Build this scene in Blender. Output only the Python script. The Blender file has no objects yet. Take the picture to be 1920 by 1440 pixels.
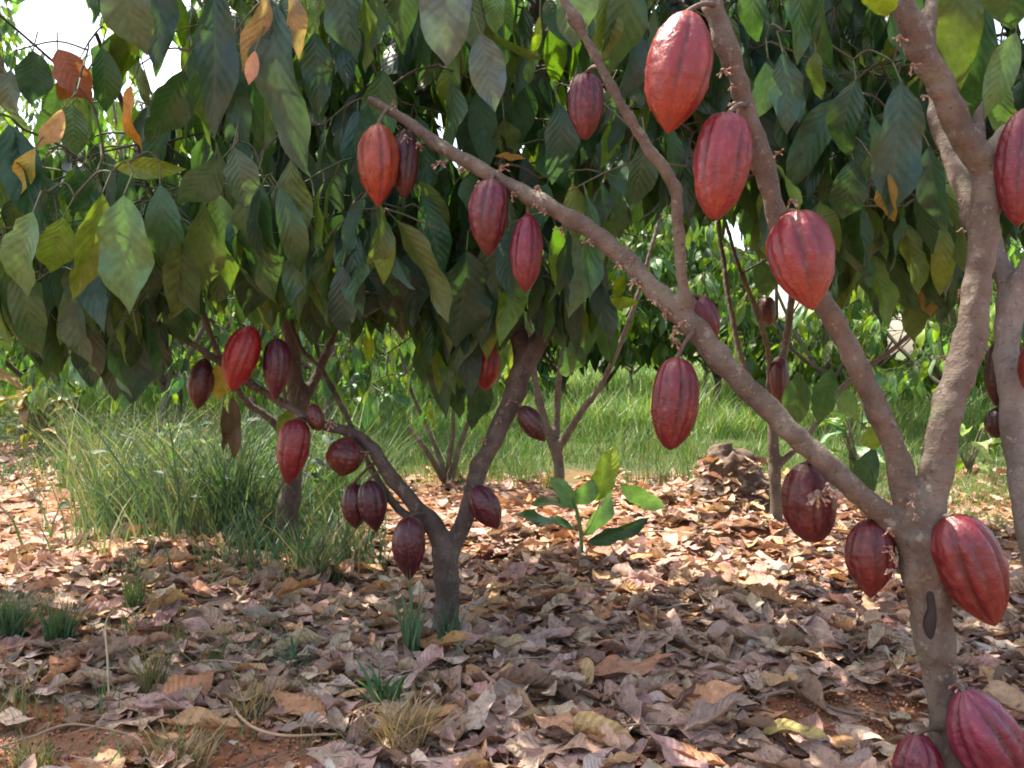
import bpy, math, random
import numpy as np
from mathutils import Vector, Matrix, noise

S = bpy.context.scene
COL = S.collection
rnd = random.Random(7)
rng = np.random.default_rng(7)

# ------------------------------------------------------------------ camera, world, sun, exposure
F_PX, CAM_H, HORIZON = 1663.0, 0.80, 660.0
PITCH = math.atan((720 - HORIZON) / F_PX)
cam = bpy.data.cameras.new('camera')
cam.sensor_width = 36.0
cam.lens = F_PX / 1920 * 36
cam.clip_start, cam.clip_end = 0.02, 2000
cam_o = bpy.data.objects.new('camera', cam)
COL.objects.link(cam_o)
cam_o.location = (0, 0, CAM_H)
cam_o.rotation_euler = (math.pi / 2 - PITCH, 0, 0)
S.camera = cam_o

SUN_EL, SUN_AZ = math.radians(61), math.radians(-48)      # azimuth from +Y, positive towards +X
W = bpy.data.worlds.new('World')
S.world = W
W.use_nodes = True
wn = W.node_tree.nodes
wl = W.node_tree.links
sky = wn.new('ShaderNodeTexSky')
sky.sky_type = 'NISHITA'
sky.sun_disc = False
sky.sun_elevation = SUN_EL
sky.sun_rotation = SUN_AZ
sky.air_density, sky.dust_density, sky.ozone_density = 1.0, 3.0, 1.0
warm = wn.new('ShaderNodeMix')                       # hazy, slightly warm daylight
warm.data_type, warm.blend_type = 'RGBA', 'MULTIPLY'
warm.inputs[0].default_value = 1.0
warm.inputs[7].default_value = (1.0, 0.93, 0.82, 1)
wl.new(sky.outputs[0], warm.inputs[6])
wl.new(warm.outputs[2], wn['Background'].inputs[0])
wn['Background'].inputs[1].default_value = 0.15

sl = bpy.data.lights.new('sun', 'SUN')
sl.energy = 3.2
sl.angle = math.radians(0.53)
sl.color = (1.0, 0.93, 0.82)
so = bpy.data.objects.new('sun', sl)
COL.objects.link(so)
sdir = Vector((math.sin(SUN_AZ) * math.cos(SUN_EL), math.cos(SUN_AZ) * math.cos(SUN_EL), math.sin(SUN_EL)))
so.rotation_euler = sdir.to_track_quat('Z', 'Y').to_euler()
so.location = sdir * 30

S.view_settings.view_transform = 'Standard'
S.view_settings.look = 'None'
S.view_settings.gamma = 1.0
S.view_settings.use_curve_mapping = False
S.view_settings.exposure = 2.15
S.cycles.use_denoising = True
S.cycles.filter_width = 1.9
S.cycles.max_bounces = 8
S.cycles.transmission_bounces = 6
S.cycles.sample_clamp_indirect = 6.0

# ------------------------------------------------------------------ pixel <-> place (a surveyor's tool for reading the photo)
CT, ST = math.cos(PITCH), math.sin(PITCH)
CAMP = Vector((0, 0, CAM_H))


def P(px, py, d):
    xc, yc = (px - 960) / F_PX, (720 - py) / F_PX
    return CAMP + d * Vector((xc, CT + yc * ST, -ST + yc * CT))


def G(px, py):
    yc = (720 - py) / F_PX
    d = -CAM_H / (-ST + yc * CT)
    for _ in range(8):                                   # where the sight line meets the uneven ground
        p = P(px, py, d)
        d = (float(gh(p.x, p.y)) - CAM_H) / (-ST + yc * CT)
    return P(px, py, d)


def proj(p):
    v = p - CAMP
    d = v.y * CT - v.z * ST
    if d < 0.05:
        return None
    up = v.y * ST + v.z * CT
    return 960 + F_PX * v.x / d, 720 - F_PX * up / d, d


# ------------------------------------------------------------------ helpers
def tag(o, label=None, cat=None, group=None, kind=None):
    if label: o['label'] = label
    if cat: o['category'] = cat
    if group: o['group'] = group
    if kind: o['kind'] = kind
    return o


def thing(name, loc, label, cat, group=None):
    o = bpy.data.objects.new(name, None)
    o.empty_display_size = 0.1
    o.location = loc
    COL.objects.link(o)
    return tag(o, label, cat, group)


def mesh_arrays(name, V, Fc, uv=None, col=None, smooth=True):
    """V (n,3), Fc (m,k) faces of one size, uv (n,2), col (n,3) per vertex"""
    V = np.asarray(V, np.float32)
    Fc = np.asarray(Fc, np.int32)
    m, k = Fc.shape
    me = bpy.data.meshes.new(name)
    me.vertices.add(len(V))
    me.vertices.foreach_set('co', V.ravel())
    me.loops.add(m * k)
    me.loops.foreach_set('vertex_index', Fc.ravel())
    me.polygons.add(m)
    me.polygons.foreach_set('loop_start', np.arange(0, m * k, k, dtype=np.int32))
    me.polygons.foreach_set('use_smooth', np.full(m, smooth))
    if uv is not None:
        l = me.uv_layers.new(name='uv')
        l.data.foreach_set('uv', np.asarray(uv, np.float32)[Fc.ravel()].ravel())
    if col is not None:
        a = me.color_attributes.new('col', 'FLOAT_COLOR', 'POINT')
        c4 = np.ones((len(V), 4), np.float32)
        c4[:, :3] = col
        a.data.foreach_set('color', c4.ravel())
    me.update(calc_edges=True)
    return me


def link(name, me, mat, parent=None, kind=None):
    o = bpy.data.objects.new(name, me)
    COL.objects.link(o)
    if mat and not me.materials:
        me.materials.append(mat)
    if parent:
        o.parent = parent
        o.location = -Vector(parent.location)         # meshes are written in world coordinates
    if kind: o['kind'] = kind
    return o


def smooth_path(pts, rad, n=6):
    """Catmull-Rom through pts (Vectors) and radii"""
    P_, R_ = [], []
    k = len(pts)
    for i in range(k - 1):
        p0, p1, p2, p3 = pts[max(i - 1, 0)], pts[i], pts[i + 1], pts[min(i + 2, k - 1)]
        for j in range(n):
            t = j / n
            P_.append(0.5 * ((2 * p1) + (p2 - p0) * t + (2 * p0 - 5 * p1 + 4 * p2 - p3) * t * t + (3 * p1 - p0 - 3 * p2 + p3) * t ** 3))
            R_.append(rad[i] + (rad[i + 1] - rad[i]) * t)
    P_.append(pts[-1]); R_.append(rad[-1])
    return P_, R_


class Tubes:
    """collects tapered tubes as quads"""
    def __init__(s): s.V, s.F, s.n, s.C = [], [], 0, []

    def add(s, pts, rad, sides=8, col=(0.1, 0.1, 0.1), cap=True):
        pts = [Vector(p) for p in pts]
        k = len(pts)
        up = Vector((0.31, 0.17, 0.93)).normalized()
        ring = None
        vs = []
        for i in range(k):
            t = (pts[min(i + 1, k - 1)] - pts[max(i - 1, 0)])
            t = t.normalized() if t.length > 1e-9 else Vector((0, 0, 1))
            a = (ring if ring is not None else up)
            a = (a - t * a.dot(t))
            if a.length < 1e-4:
                a = t.orthogonal()
            a.normalize()
            ring = a
            b = t.cross(a)
            for j in range(sides):
                q = 2 * math.pi * j / sides
                vs.append(pts[i] + (a * math.cos(q) + b * math.sin(q)) * rad[i])
        f = []
        for i in range(k - 1):
            for j in range(sides):
                f.append((i * sides + j, i * sides + (j + 1) % sides, (i + 1) * sides + (j + 1) % sides, (i + 1) * sides + j))
        if cap:
            for e, i in ((0, 0), (1, k - 1)):
                c = len(vs)
                vs.append(pts[i])
                for j in range(0, sides, 2):
                    a, b_, d = i * sides + j, i * sides + (j + 1) % sides, i * sides + (j + 2) % sides
                    f.append((c, d, b_, a) if e == 0 else (c, a, b_, d))
        s.V.extend([tuple(v) for v in vs])
        s.C.extend([col] * len(vs))
        s.F.extend([tuple(x + s.n for x in q) for q in f])
        s.n += len(vs)

    def build(s, name, mat, parent=None, kind=None):
        if not s.V: return None
        return link(name, mesh_arrays(name, s.V, s.F, None, s.C), mat, parent, kind)


# ------------------------------------------------------------------ materials
def new_mat(name):
    m = bpy.data.materials.new(name)
    m.use_nodes = True
    nt = m.node_tree
    nt.nodes.clear()
    return m, nt


class NT:
    def __init__(s, nt): s.nt = nt

    def __call__(s, kind, **kw):
        n = s.nt.nodes.new('ShaderNode' + kind)
        for k, v in kw.items(): setattr(n, k, v)
        return n

    def link(s, a, b): s.nt.links.new(a, b)

    def val(s, sock, v):
        if isinstance(v, (int, float, tuple)): sock.default_value = v
        else: s.link(v, sock)

    def math(s, op, a, b=0.0, c=None, clamp=False):
        n = s('Math', operation=op, use_clamp=clamp)
        s.val(n.inputs[0], a); s.val(n.inputs[1], b)
        if c is not None: s.val(n.inputs[2], c)
        return n.outputs[0]

    def mix(s, f, a, b, mode='MIX'):
        n = s('Mix', data_type='RGBA', blend_type=mode)
        s.val(n.inputs[0], f); s.val(n.inputs[6], a); s.val(n.inputs[7], b)
        return n.outputs[2]

    def noise(s, vec, scale, detail=3.0, rough=0.55):
        n = s('TexNoise')
        s.link(vec, n.inputs['Vector'])
        n.inputs['Scale'].default_value = scale
        n.inputs['Detail'].default_value = detail
        n.inputs['Roughness'].default_value = rough
        return n.outputs['Fac']

    def ramp(s, f, stops):
        n = s('ValToRGB')
        e = n.color_ramp.elements
        while len(e) < len(stops): e.new(0.5)
        for i, (p, c) in enumerate(stops):
            e[i].position = p
            e[i].color = (c, c, c, 1) if isinstance(c, (int, float)) else (*c, 1)
        s.link(f, n.inputs[0])
        return n.outputs[0]

    def bump(s, h, strength, dist):
        n = s('Bump')
        n.inputs['Strength'].default_value = strength
        n.inputs['Distance'].default_value = dist
        s.link(h, n.inputs['Height'])
        return n.outputs[0]


def leaf_material(name, use_object_colour, rough, trans, dead=False, mottle=0.3):
    m, nt = new_mat(name)
    N = NT(nt)
    out = N('OutputMaterial')
    if use_object_colour:
        c = N('ObjectInfo').outputs['Color']
    else:
        c = N('Attribute', attribute_name='col').outputs['Color']
    uv = N('UVMap').outputs[0]
    sep = N('SeparateXYZ')
    N.link(uv, sep.inputs[0])
    u, v = sep.outputs[0], sep.outputs[1]
    d = N.math('ABSOLUTE', N.math('MULTIPLY', N.math('SUBTRACT', u, 0.5), 2.0))
    mid = N.math('SUBTRACT', 1.0, N.math('MULTIPLY', d, 16.0), clamp=True)
    ph = N.math('FRACT', N.math('SUBTRACT', N.math('MULTIPLY', v, 10.0), N.math('MULTIPLY', d, 2.2)))
    tri = N.math('ABSOLUTE', N.math('SUBTRACT', N.math('MULTIPLY', ph, 2.0), 1.0))       # 1 on the veins, 0 between
    lat = N.math('MULTIPLY', N.math('SUBTRACT', tri, 0.84), 6.0, clamp=True)
    vein = N.math('MAXIMUM', mid, N.math('MULTIPLY', lat, 0.55))
    geo = N('NewGeometry')
    pos = geo.outputs['Position']
    n1 = N.noise(pos, 38.0, 4.0, 0.65)
    n2 = N.noise(pos, 9.0, 2.0)
    dark = N.ramp(n1, [(0.3, 1 - mottle), (0.7, 1 + mottle)])
    base = N.mix(1.0, c, dark, 'MULTIPLY')
    if dead:
        spots = N.ramp(N.noise(pos, 70.0, 3.0, 0.7), [(0.56, 0.0), (0.68, 0.75)])
        base = N.mix(spots, base, (0.10, 0.055, 0.035, 1))
        pale = N.ramp(n2, [(0.5, 0.0), (0.75, 0.18)])
        base = N.mix(pale, base, (0.36, 0.27, 0.21, 1))
        base = N.mix(N.math('MULTIPLY', vein, 0.35), base, (0.30, 0.2, 0.13, 1))
    else:
        base = N.mix(N.math('MULTIPLY', vein, 0.18), base, (0.16, 0.20, 0.08, 1))
        spots = N.ramp(N.noise(pos, 52.0, 3.0, 0.7), [(0.66, 0.0), (0.74, 0.6)])
        base = N.mix(spots, base, (0.09, 0.06, 0.025, 1))
        under = N.mix(0.3, base, (0.075, 0.13, 0.06, 1))
        base = N.mix(geo.outputs['Backfacing'], base, under)
    p = N('BsdfPrincipled')
    N.link(base, p.inputs['Base Color'])
    N.val(p.inputs['Roughness'], N.math('ADD', rough, N.math('MULTIPLY', N.math('SUBTRACT', n2, 0.5), 0.25)))
    p.inputs['Specular IOR Level'].default_value = 0.10 if dead else 0.5
    h = N.math('ADD', N.math('MULTIPLY', tri, -0.6), N.math('MULTIPLY', n1, 0.6))
    N.link(N.bump(h, 0.5 if dead else 0.45, 0.006 if dead else 0.004), p.inputs['Normal'])
    t = N('BsdfTranslucent')
    tc = N.mix(1.0, base, (1.25, 1.35, 0.55, 1) if not dead else (1.2, 0.95, 0.6, 1), 'MULTIPLY')
    tb = N('Mix', data_type='RGBA', blend_type='ADD')
    tb.inputs[0].default_value = 0.0 if dead else 1.0
    N.link(tc, tb.inputs[6])
    tb.inputs[7].default_value = (0.02, 0.035, 0.0, 1)
    N.link(tb.outputs[2], t.inputs['Color'])
    mx = N('MixShader')
    mx.inputs[0].default_value = trans
    N.link(p.outputs[0], mx.inputs[1]); N.link(t.outputs[0], mx.inputs[2])
    N.link(mx.outputs[0], out.inputs[0])
    return m


def bark_material(name, c1, c2, pale):
    m, nt = new_mat(name)
    N = NT(nt)
    out = N('OutputMaterial')
    tc = N('TexCoord').outputs['Object']
    mp = N('Mapping')
    mp.inputs['Scale'].default_value = (1, 1, 0.45)
    N.link(tc, mp.inputs[0])
    n1 = N.noise(mp.outputs[0], 26, 5, 0.6)
    n2 = N.noise(tc, 90, 5, 0.7)
    n3 = N.noise(tc, 7, 3, 0.6)
    base = N.mix(N.ramp(n1, [(0.35, 0.0), (0.65, 1.0)]), (*c1, 1), (*c2, 1))
    base = N.mix(N.ramp(n3, [(0.48, 0.0), (0.62, 0.8)]), base, (*pale, 1))
    base = N.mix(N.ramp(n2, [(0.56, 0.0), (0.7, 0.75)]), base, (c1[0] * .4, c1[1] * .4, c1[2] * .38, 1))
    lich = N.ramp(N.noise(tc, 55, 4, 0.6), [(0.60, 0.0), (0.66, 0.55)])
    base = N.mix(lich, base, (pale[0] * 1.5, pale[1] * 1.6, pale[2] * 1.55, 1))
    mp2 = N('Mapping')
    mp2.inputs['Scale'].default_value = (1.0, 1.0, 5.0)
    N.link(tc, mp2.inputs[0])
    ring = N.noise(mp2.outputs[0], 24, 3, 0.6)
    base = N.mix(N.ramp(ring, [(0.62, 0.0), (0.74, 0.35)]), base, (c1[0] * .45, c1[1] * .42, c1[2] * .4, 1))
    moss = N.ramp(N.noise(tc, 15, 4, 0.7), [(0.56, 0.0), (0.7, 0.6)])
    base = N.mix(moss, base, (0.13, 0.14, 0.075, 1))
    p = N('BsdfPrincipled')
    N.link(base, p.inputs['Base Color'])
    p.inputs['Roughness'].default_value = 0.8
    p.inputs['Specular IOR Level'].default_value = 0.3
    h = N.math('ADD', N.math('ADD', N.math('MULTIPLY', n1, 0.7), n2), N.math('MULTIPLY', ring, 0.3))
    N.link(N.bump(h, 0.9, 0.007), p.inputs['Normal'])
    N.link(p.outputs[0], out.inputs[0])
    return m


def col_material(name, rough=0.6, trans=0.0, spec=0.4, bump=None, mottle=0.15, scale=40):
    """plain surface whose colour is the vertex attribute 'col'"""
    m, nt = new_mat(name)
    N = NT(nt)
    out = N('OutputMaterial')
    c = N('Attribute', attribute_name='col').outputs['Color']
    pos = N('NewGeometry').outputs['Position']
    n1 = N.noise(pos, scale, 4, 0.65)
    base = N.mix(1.0, c, N.ramp(n1, [(0.3, 1 - mottle), (0.7, 1 + mottle)]), 'MULTIPLY')
    p = N('BsdfPrincipled')
    N.link(base, p.inputs['Base Color'])
    p.inputs['Roughness'].default_value = rough
    p.inputs['Specular IOR Level'].default_value = spec
    if bump:
        N.link(N.bump(N.noise(pos, bump[0], 4, 0.6), bump[1], bump[2]), p.inputs['Normal'])
    if trans:
        t = N('BsdfTranslucent')
        N.link(N.mix(1.0, base, (1.3, 1.4, 0.6, 1), 'MULTIPLY'), t.inputs[0])
        mx = N('MixShader')
        mx.inputs[0].default_value = trans
        N.link(p.outputs[0], mx.inputs[1]); N.link(t.outputs[0], mx.inputs[2])
        N.link(mx.outputs[0], out.inputs[0])
    else:
        N.link(p.outputs[0], out.inputs[0])
    return m


def soil_material():
    m, nt = new_mat('soil')
    N = NT(nt)
    out = N('OutputMaterial')
    pos = N('NewGeometry').outputs['Position']
    a = N.noise(pos, 3.0, 5, 0.6)
    b = N.noise(pos, 45, 6, 0.7)
    base = N.mix(N.ramp(a, [(0.4, 0.0), (0.62, 1.0)]), (0.36, 0.145, 0.065, 1), (0.22, 0.12, 0.075, 1))
    base = N.mix(N.ramp(b, [(0.45, 0.0), (0.72, 0.7)]), base, (0.30, 0.20, 0.14, 1))
    # beyond the orchard floor the ground turns to turf
    sep = N('SeparateXYZ')
    N.link(pos, sep.inputs[0])
    far = N.math('MULTIPLY', N.math('SUBTRACT', N.math('ADD', sep.outputs[1], N.math('MULTIPLY', a, 2.0)), 5.8), 0.8, clamp=True)
    base = N.mix(far, base, N.mix(b, (0.05, 0.075, 0.025, 1), (0.09, 0.10, 0.04, 1)))
    p = N('BsdfPrincipled')
    N.link(base, p.inputs['Base Color'])
    p.inputs['Roughness'].default_value = 0.95
    p.inputs['Specular IOR Level'].default_value = 0.15
    N.link(N.bump(N.math('ADD', b, N.noise(pos, 160, 3, 0.7)), 0.8, 0.012), p.inputs['Normal'])
    N.link(p.outputs[0], out.inputs[0])
    return m


M_LEAF = leaf_material('green_leaf', True, 0.42, 0.30)
M_FOLIAGE = leaf_material('green_foliage', False, 0.45, 0.50)
M_DEAD = leaf_material('dead_leaf', True, 0.8, 0.12, dead=True, mottle=0.3)
M_LITTER = leaf_material('dead_litter', False, 0.82, 0.12, dead=True, mottle=0.35)
M_BARK = bark_material('tan_bark', (0.088, 0.065, 0.050), (0.145, 0.108, 0.083), (0.175, 0.145, 0.112))
M_BARK_G = bark_material('grey_bark', (0.16, 0.125, 0.11), (0.23, 0.19, 0.17), (0.28, 0.24, 0.21))
M_BARK_D = bark_material('dark_bark', (0.058, 0.040, 0.033), (0.10, 0.070, 0.057), (0.13, 0.10, 0.083))
M_TWIG = col_material('twig_bark', 0.75, bump=(80, 0.5, 0.003))
M_GRASS = col_material('grass_blade', 0.5, trans=0.3, mottle=0.25, scale=4)
M_POD = col_material('pod_husk', 0.36, spec=0.5, bump=(120, 0.5, 0.005), mottle=0.22, scale=26)
_N = NT(M_POD.node_tree)
_p = next(q for q in M_POD.node_tree.nodes if q.type == 'BSDF_PRINCIPLED')
_b = _p.inputs['Base Color'].links[0].from_socket
_g = _N('NewGeometry').outputs['Position']
_s = _N.ramp(_N.noise(_g, 130, 3, .7), [(.66, 0.0), (.73, .6)])                       # corky specks and scars
_s2 = _N.ramp(_N.noise(_g, 32, 4, .75), [(.66, 0.0), (.72, .7)])
_N.link(_N.mix(_s2, _N.mix(_s, _b, (0.16, 0.085, 0.055, 1)), (0.075, 0.035, 0.028, 1)), _p.inputs['Base Color'])
_N.link(_N.ramp(_N.noise(_g, 18, 4, .7), [(.3, .24), (.7, .44)]), _p.inputs['Roughness'])
M_FLOWER = col_material('flower_bits', 0.6, trans=0.2)
M_SOIL = soil_material()


# ------------------------------------------------------------------ ground
def gh(x, y):
    """height of the ground; works on arrays"""
    x, y = np.asarray(x, float), np.asarray(y, float)
    h = 0.018 * np.sin(x * 2.1 + 0.7) * np.cos(y * 1.7 + x) + 0.014 * np.sin(x * 5.3 + y * 4.1) + 0.008 * np.sin(y * 9.0 - x * 7.3)
    h = h * np.clip(1.0 + 0 * x, 0, 1)
    for (mx, my, mh, mr) in ((0.92, 4.1, 0.15, 0.6), (0.35, 3.75, 0.04, 0.35), (-1.4, 3.3, 0.04, 0.5), (0.85, 2.0, 0.02, 0.3)):
        h = h + mh * np.exp(-((x - mx) ** 2 + (y - my) ** 2) / (2 * mr * mr * 0.4))
    return h


def build_ground():
    xs = np.concatenate([np.linspace(-600, -12, 12), np.linspace(-10, 10, 201), np.linspace(12, 600, 12)])
    ys = np.concatenate([np.linspace(-60, -1, 6), np.linspace(0, 16, 201), np.linspace(18, 60, 12), np.linspace(80, 1400, 14)])
    X, Y = np.meshgrid(xs, ys)
    Z = gh(X, Y)
    rough = np.array([[noise.noise(Vector((x * 9, y * 9, 0.3))) if (abs(x) < 4 and 1 < y < 7) else 0.0 for x in xs] for y in ys])
    Z = Z + rough * 0.012
    Z[(np.abs(X) > 10.5) | (Y > 16.5) | (Y < -0.5)] = 0.0
    n, k = X.shape
    V = np.stack([X.ravel(), Y.ravel(), Z.ravel()], 1)
    i = np.arange(n - 1)[:, None] * k + np.arange(k - 1)[None, :]
    Fc = np.stack([i, i + 1, i + k + 1, i + k], -1).reshape(-1, 4)
    g = link('ground', mesh_arrays('ground', V, Fc), M_SOIL)
    return tag(g, kind='structure')


ground = build_ground()


def on_ground(p):
    return Vector((p.x, p.y, float(gh(p.x, p.y))))


# ------------------------------------------------------------------ leaf shapes
LT = np.array([0, .05, .15, .3, .45, .6, .75, .87, .93, .97, 1.0])
LW = np.array([.02, .26, .60, .92, 1.0, .93, .68, .34, .15, .07, .0])


def leaf_shape(seed, nl=14, nw=6, width=0.37, curl=0.6, fold=0.25, wave=0.03, cup=0.0, crumple=0.0, ragged=0.0, quilt=0.012):
    """unit-long blade: base at the origin, tip along +Y, upper side +Z"""
    r = np.random.default_rng(seed)
    v = np.linspace(0, 1, nl + 1)
    s = np.linspace(-1, 1, nw + 1)
    hw = np.interp(v, LT, LW) * width / 2
    Vv, Ss = np.meshgrid(v, s, indexing='ij')
    hwm = np.repeat(hw[:, None], nw + 1, 1)
    if ragged:
        q = r.random((nl + 1, 2)); q = (q + np.roll(q, 1, 0) * .5) / 1.5
        e = 1 - ragged * q ** 2
        hwm = hwm * np.where(Ss < 0, e[:, :1], e[:, 1:])
    x = hwm * Ss
    z = np.abs(Ss) ** 1.3 * hwm * math.tan(fold)
    ph = r.random(4) * 6.28
    z = z + wave * Ss ** 2 * np.sin(Vv * (9 + 4 * r.random()) + np.where(Ss > 0, ph[0], ph[1])) * np.sin(np.pi * Vv) ** .5
    z = z + quilt * np.cos(2 * np.pi * (Vv * 10 - np.abs(Ss) * 2.2)) * np.abs(Ss) * np.sin(np.pi * Vv) ** .5 * 0.6
    if cup:
        a = cup * Ss
        z = z + hwm * (1 - np.cos(a)) / max(abs(cup), .1) * np.sign(cup)
        x = hwm * np.sin(a) / abs(cup)
    if crumple:
        z = z + crumple * (np.sin(Vv * 11 + Ss * 3 + ph[2]) * np.cos(Ss * 4.5 - Vv * 6 + ph[3])) * np.sin(np.pi * np.clip(Vv, .02, .98))
        x = x + crumple * 0.6 * np.sin(Vv * 13 + ph[0])
    ang = curl * (v - 0.15) * (1 + 0.3 * np.sin(v * 5 + ph[2]))
    dy = np.cos(ang) / nl
    dz = -np.sin(ang) / nl
    yc = np.concatenate([[0], np.cumsum(dy[:-1])])
    zc = np.concatenate([[0], np.cumsum(dz[:-1])])
    y = yc[:, None] + z * np.sin(ang)[:, None]
    zz = zc[:, None] + z * np.cos(ang)[:, None]
    tw = (r.random() - .5) * 1.1 * Vv
    X = x * np.cos(tw) - zz * np.sin(tw) * 0.3
    V = np.stack([X.ravel(), np.broadcast_to(y, X.shape).ravel(), (zz + x * np.sin(tw)).ravel()], 1)
    k = nw + 1
    i = np.arange(nl)[:, None] * k + np.arange(nw)[None, :]
    Fc = np.stack([i, i + 1, i + k + 1, i + k], -1).reshape(-1, 4)
    uv = np.stack([(Ss.ravel() + 1) / 2, Vv.ravel()], 1)
    return V, Fc, uv


NV = 10
HI = [leaf_shape(100 + i, 16, 8, 0.35, 0.15 + 0.28 * (i % 5), 0.14 + 0.12 * (i % 4), 0.05, ragged=(0.0, 0.0, 0.3, 0.0, 0.12)[i % 5]) for i in range(NV)]
LO = [leaf_shape(100 + i, 7, 2, 0.37, 0.35 + 0.12 * (i % 5), 0.10 + 0.08 * (i % 4), 0.03) for i in range(NV)]
HI_ME = [mesh_arrays('leaf_blade', *a) for a in HI]
for me in HI_ME: me.materials.append(M_LEAF)
DEADS = [leaf_shape(300 + i, 12, 5, 0.40 + 0.05 * (i % 3), (-0.5, 0.25, 0.7, -0.2, 0.4, -0.9)[i % 6], (0.1, 0.4, -0.2)[i % 3], 0.06,
                    (0.0, 0.9, -0.7, 1.5)[i % 4], 0.022, 0.35 * (i % 2)) for i in range(14)]
DEAD_ME = [mesh_arrays('dead_blade', *a) for a in DEADS]
for me in DEAD_ME: me.materials.append(M_DEAD)
DEAD_LO = [leaf_shape(300 + i, 7, 3, 0.42 + 0.06 * (i % 3), (-0.5, 0.25, 0.7, -0.2, 0.4, -0.9)[i % 6], (0.1, 0.4, -0.2)[i % 3], 0.06,
                      (0.0, 0.9, -0.7, 1.5)[i % 4], 0.025, 0.4 * (i % 2)) for i in range(14)]

# own leaf colours, with sky sheen put into blue, grey, silver, sunlight into bright, lime
PAL = {
    'dark': (0.022, 0.060, 0.028), 'mid': (0.038, 0.100, 0.034), 'blue': (0.032, 0.074, 0.058), 'grey': (0.062, 0.108, 0.074),
    'light': (0.10, 0.20, 0.07), 'lime': (0.20, 0.30, 0.02), 'yellowgreen': (0.15, 0.22, 0.03), 'olive': (0.080, 0.125, 0.03),
    'yellow': (0.36, 0.29, 0.05), 'orange': (0.42, 0.20, 0.03), 'ochre': (0.26, 0.16, 0.045), 'brown': (0.24, 0.16, 0.10),
    'rust': (0.25, 0.075, 0.045), 'dbrown': (0.085, 0.05, 0.035), 'pink': (0.55, 0.33, 0.27), 'silver': (0.085, 0.125, 0.125), 'bright': (0.10, 0.20, 0.015),
}


def jitter(c, a=0.18):
    k = 1 + (rnd.random() * 2 - 1) * a
    return tuple(max(0.004, q * k * (1 + (rnd.random() * 2 - 1) * a * 0.5)) for q in c)


def frame(base, ydir, nrm, L, wscale=1.0):
    y = ydir.normalized()
    z = nrm - y * nrm.dot(y)
    if z.length < 1e-3: z = y.orthogonal()
    z.normalize()
    x = y.cross(z)
    M = Matrix(((x.x * L * wscale, y.x * L, z.x * L, base.x), (x.y * L * wscale, y.y * L, z.y * L, base.y),
                (x.z * L * wscale, y.z * L, z.z * L, base.z), (0, 0, 0, 1)))
    return M


def merge_leaves(recs, shapes):
    Vs, Fs, Us, Cs, n = [], [], [], [], 0
    for (M, vi, c) in recs:
        V, Fc, uv = shapes[vi % len(shapes)]
        A = np.array(M)
        Vs.append(V @ A[:3, :3].T + A[:3, 3])
        Fs.append(Fc + n); Us.append(uv)
        Cs.append(np.broadcast_to(np.array(c, np.float32), (len(V), 3)))
        n += len(V)
    return np.concatenate(Vs), np.concatenate(Fs), np.concatenate(Us), np.concatenate(Cs)


# holes in the foliage through which the bright sky shows
WINDOWS = [(100, 30, 58), (330, 120, 16), (310, 150, 18), (1468, 558, 30), (1688, 645, 20), (1682, 610, 8), (1862, 30, 22), (1376, 440, 10), (500, 150, 0)]


def blocks_window(M):
    for t in (0.1, 0.5, 0.9):
        q = proj(M @ Vector((0, t, -0.1 * t)))
        if q is None: continue
        for (x, y, r) in WINDOWS:
            if (q[0] - x) ** 2 + (q[1] - y) ** 2 < (r + 10) ** 2: return True
    return False


def hole(p):
    q = proj(p)
    return q is not None and any((q[0] - x) ** 2 + (q[1] - y) ** 2 < r * r for (x, y, r) in WINDOWS)


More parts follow.
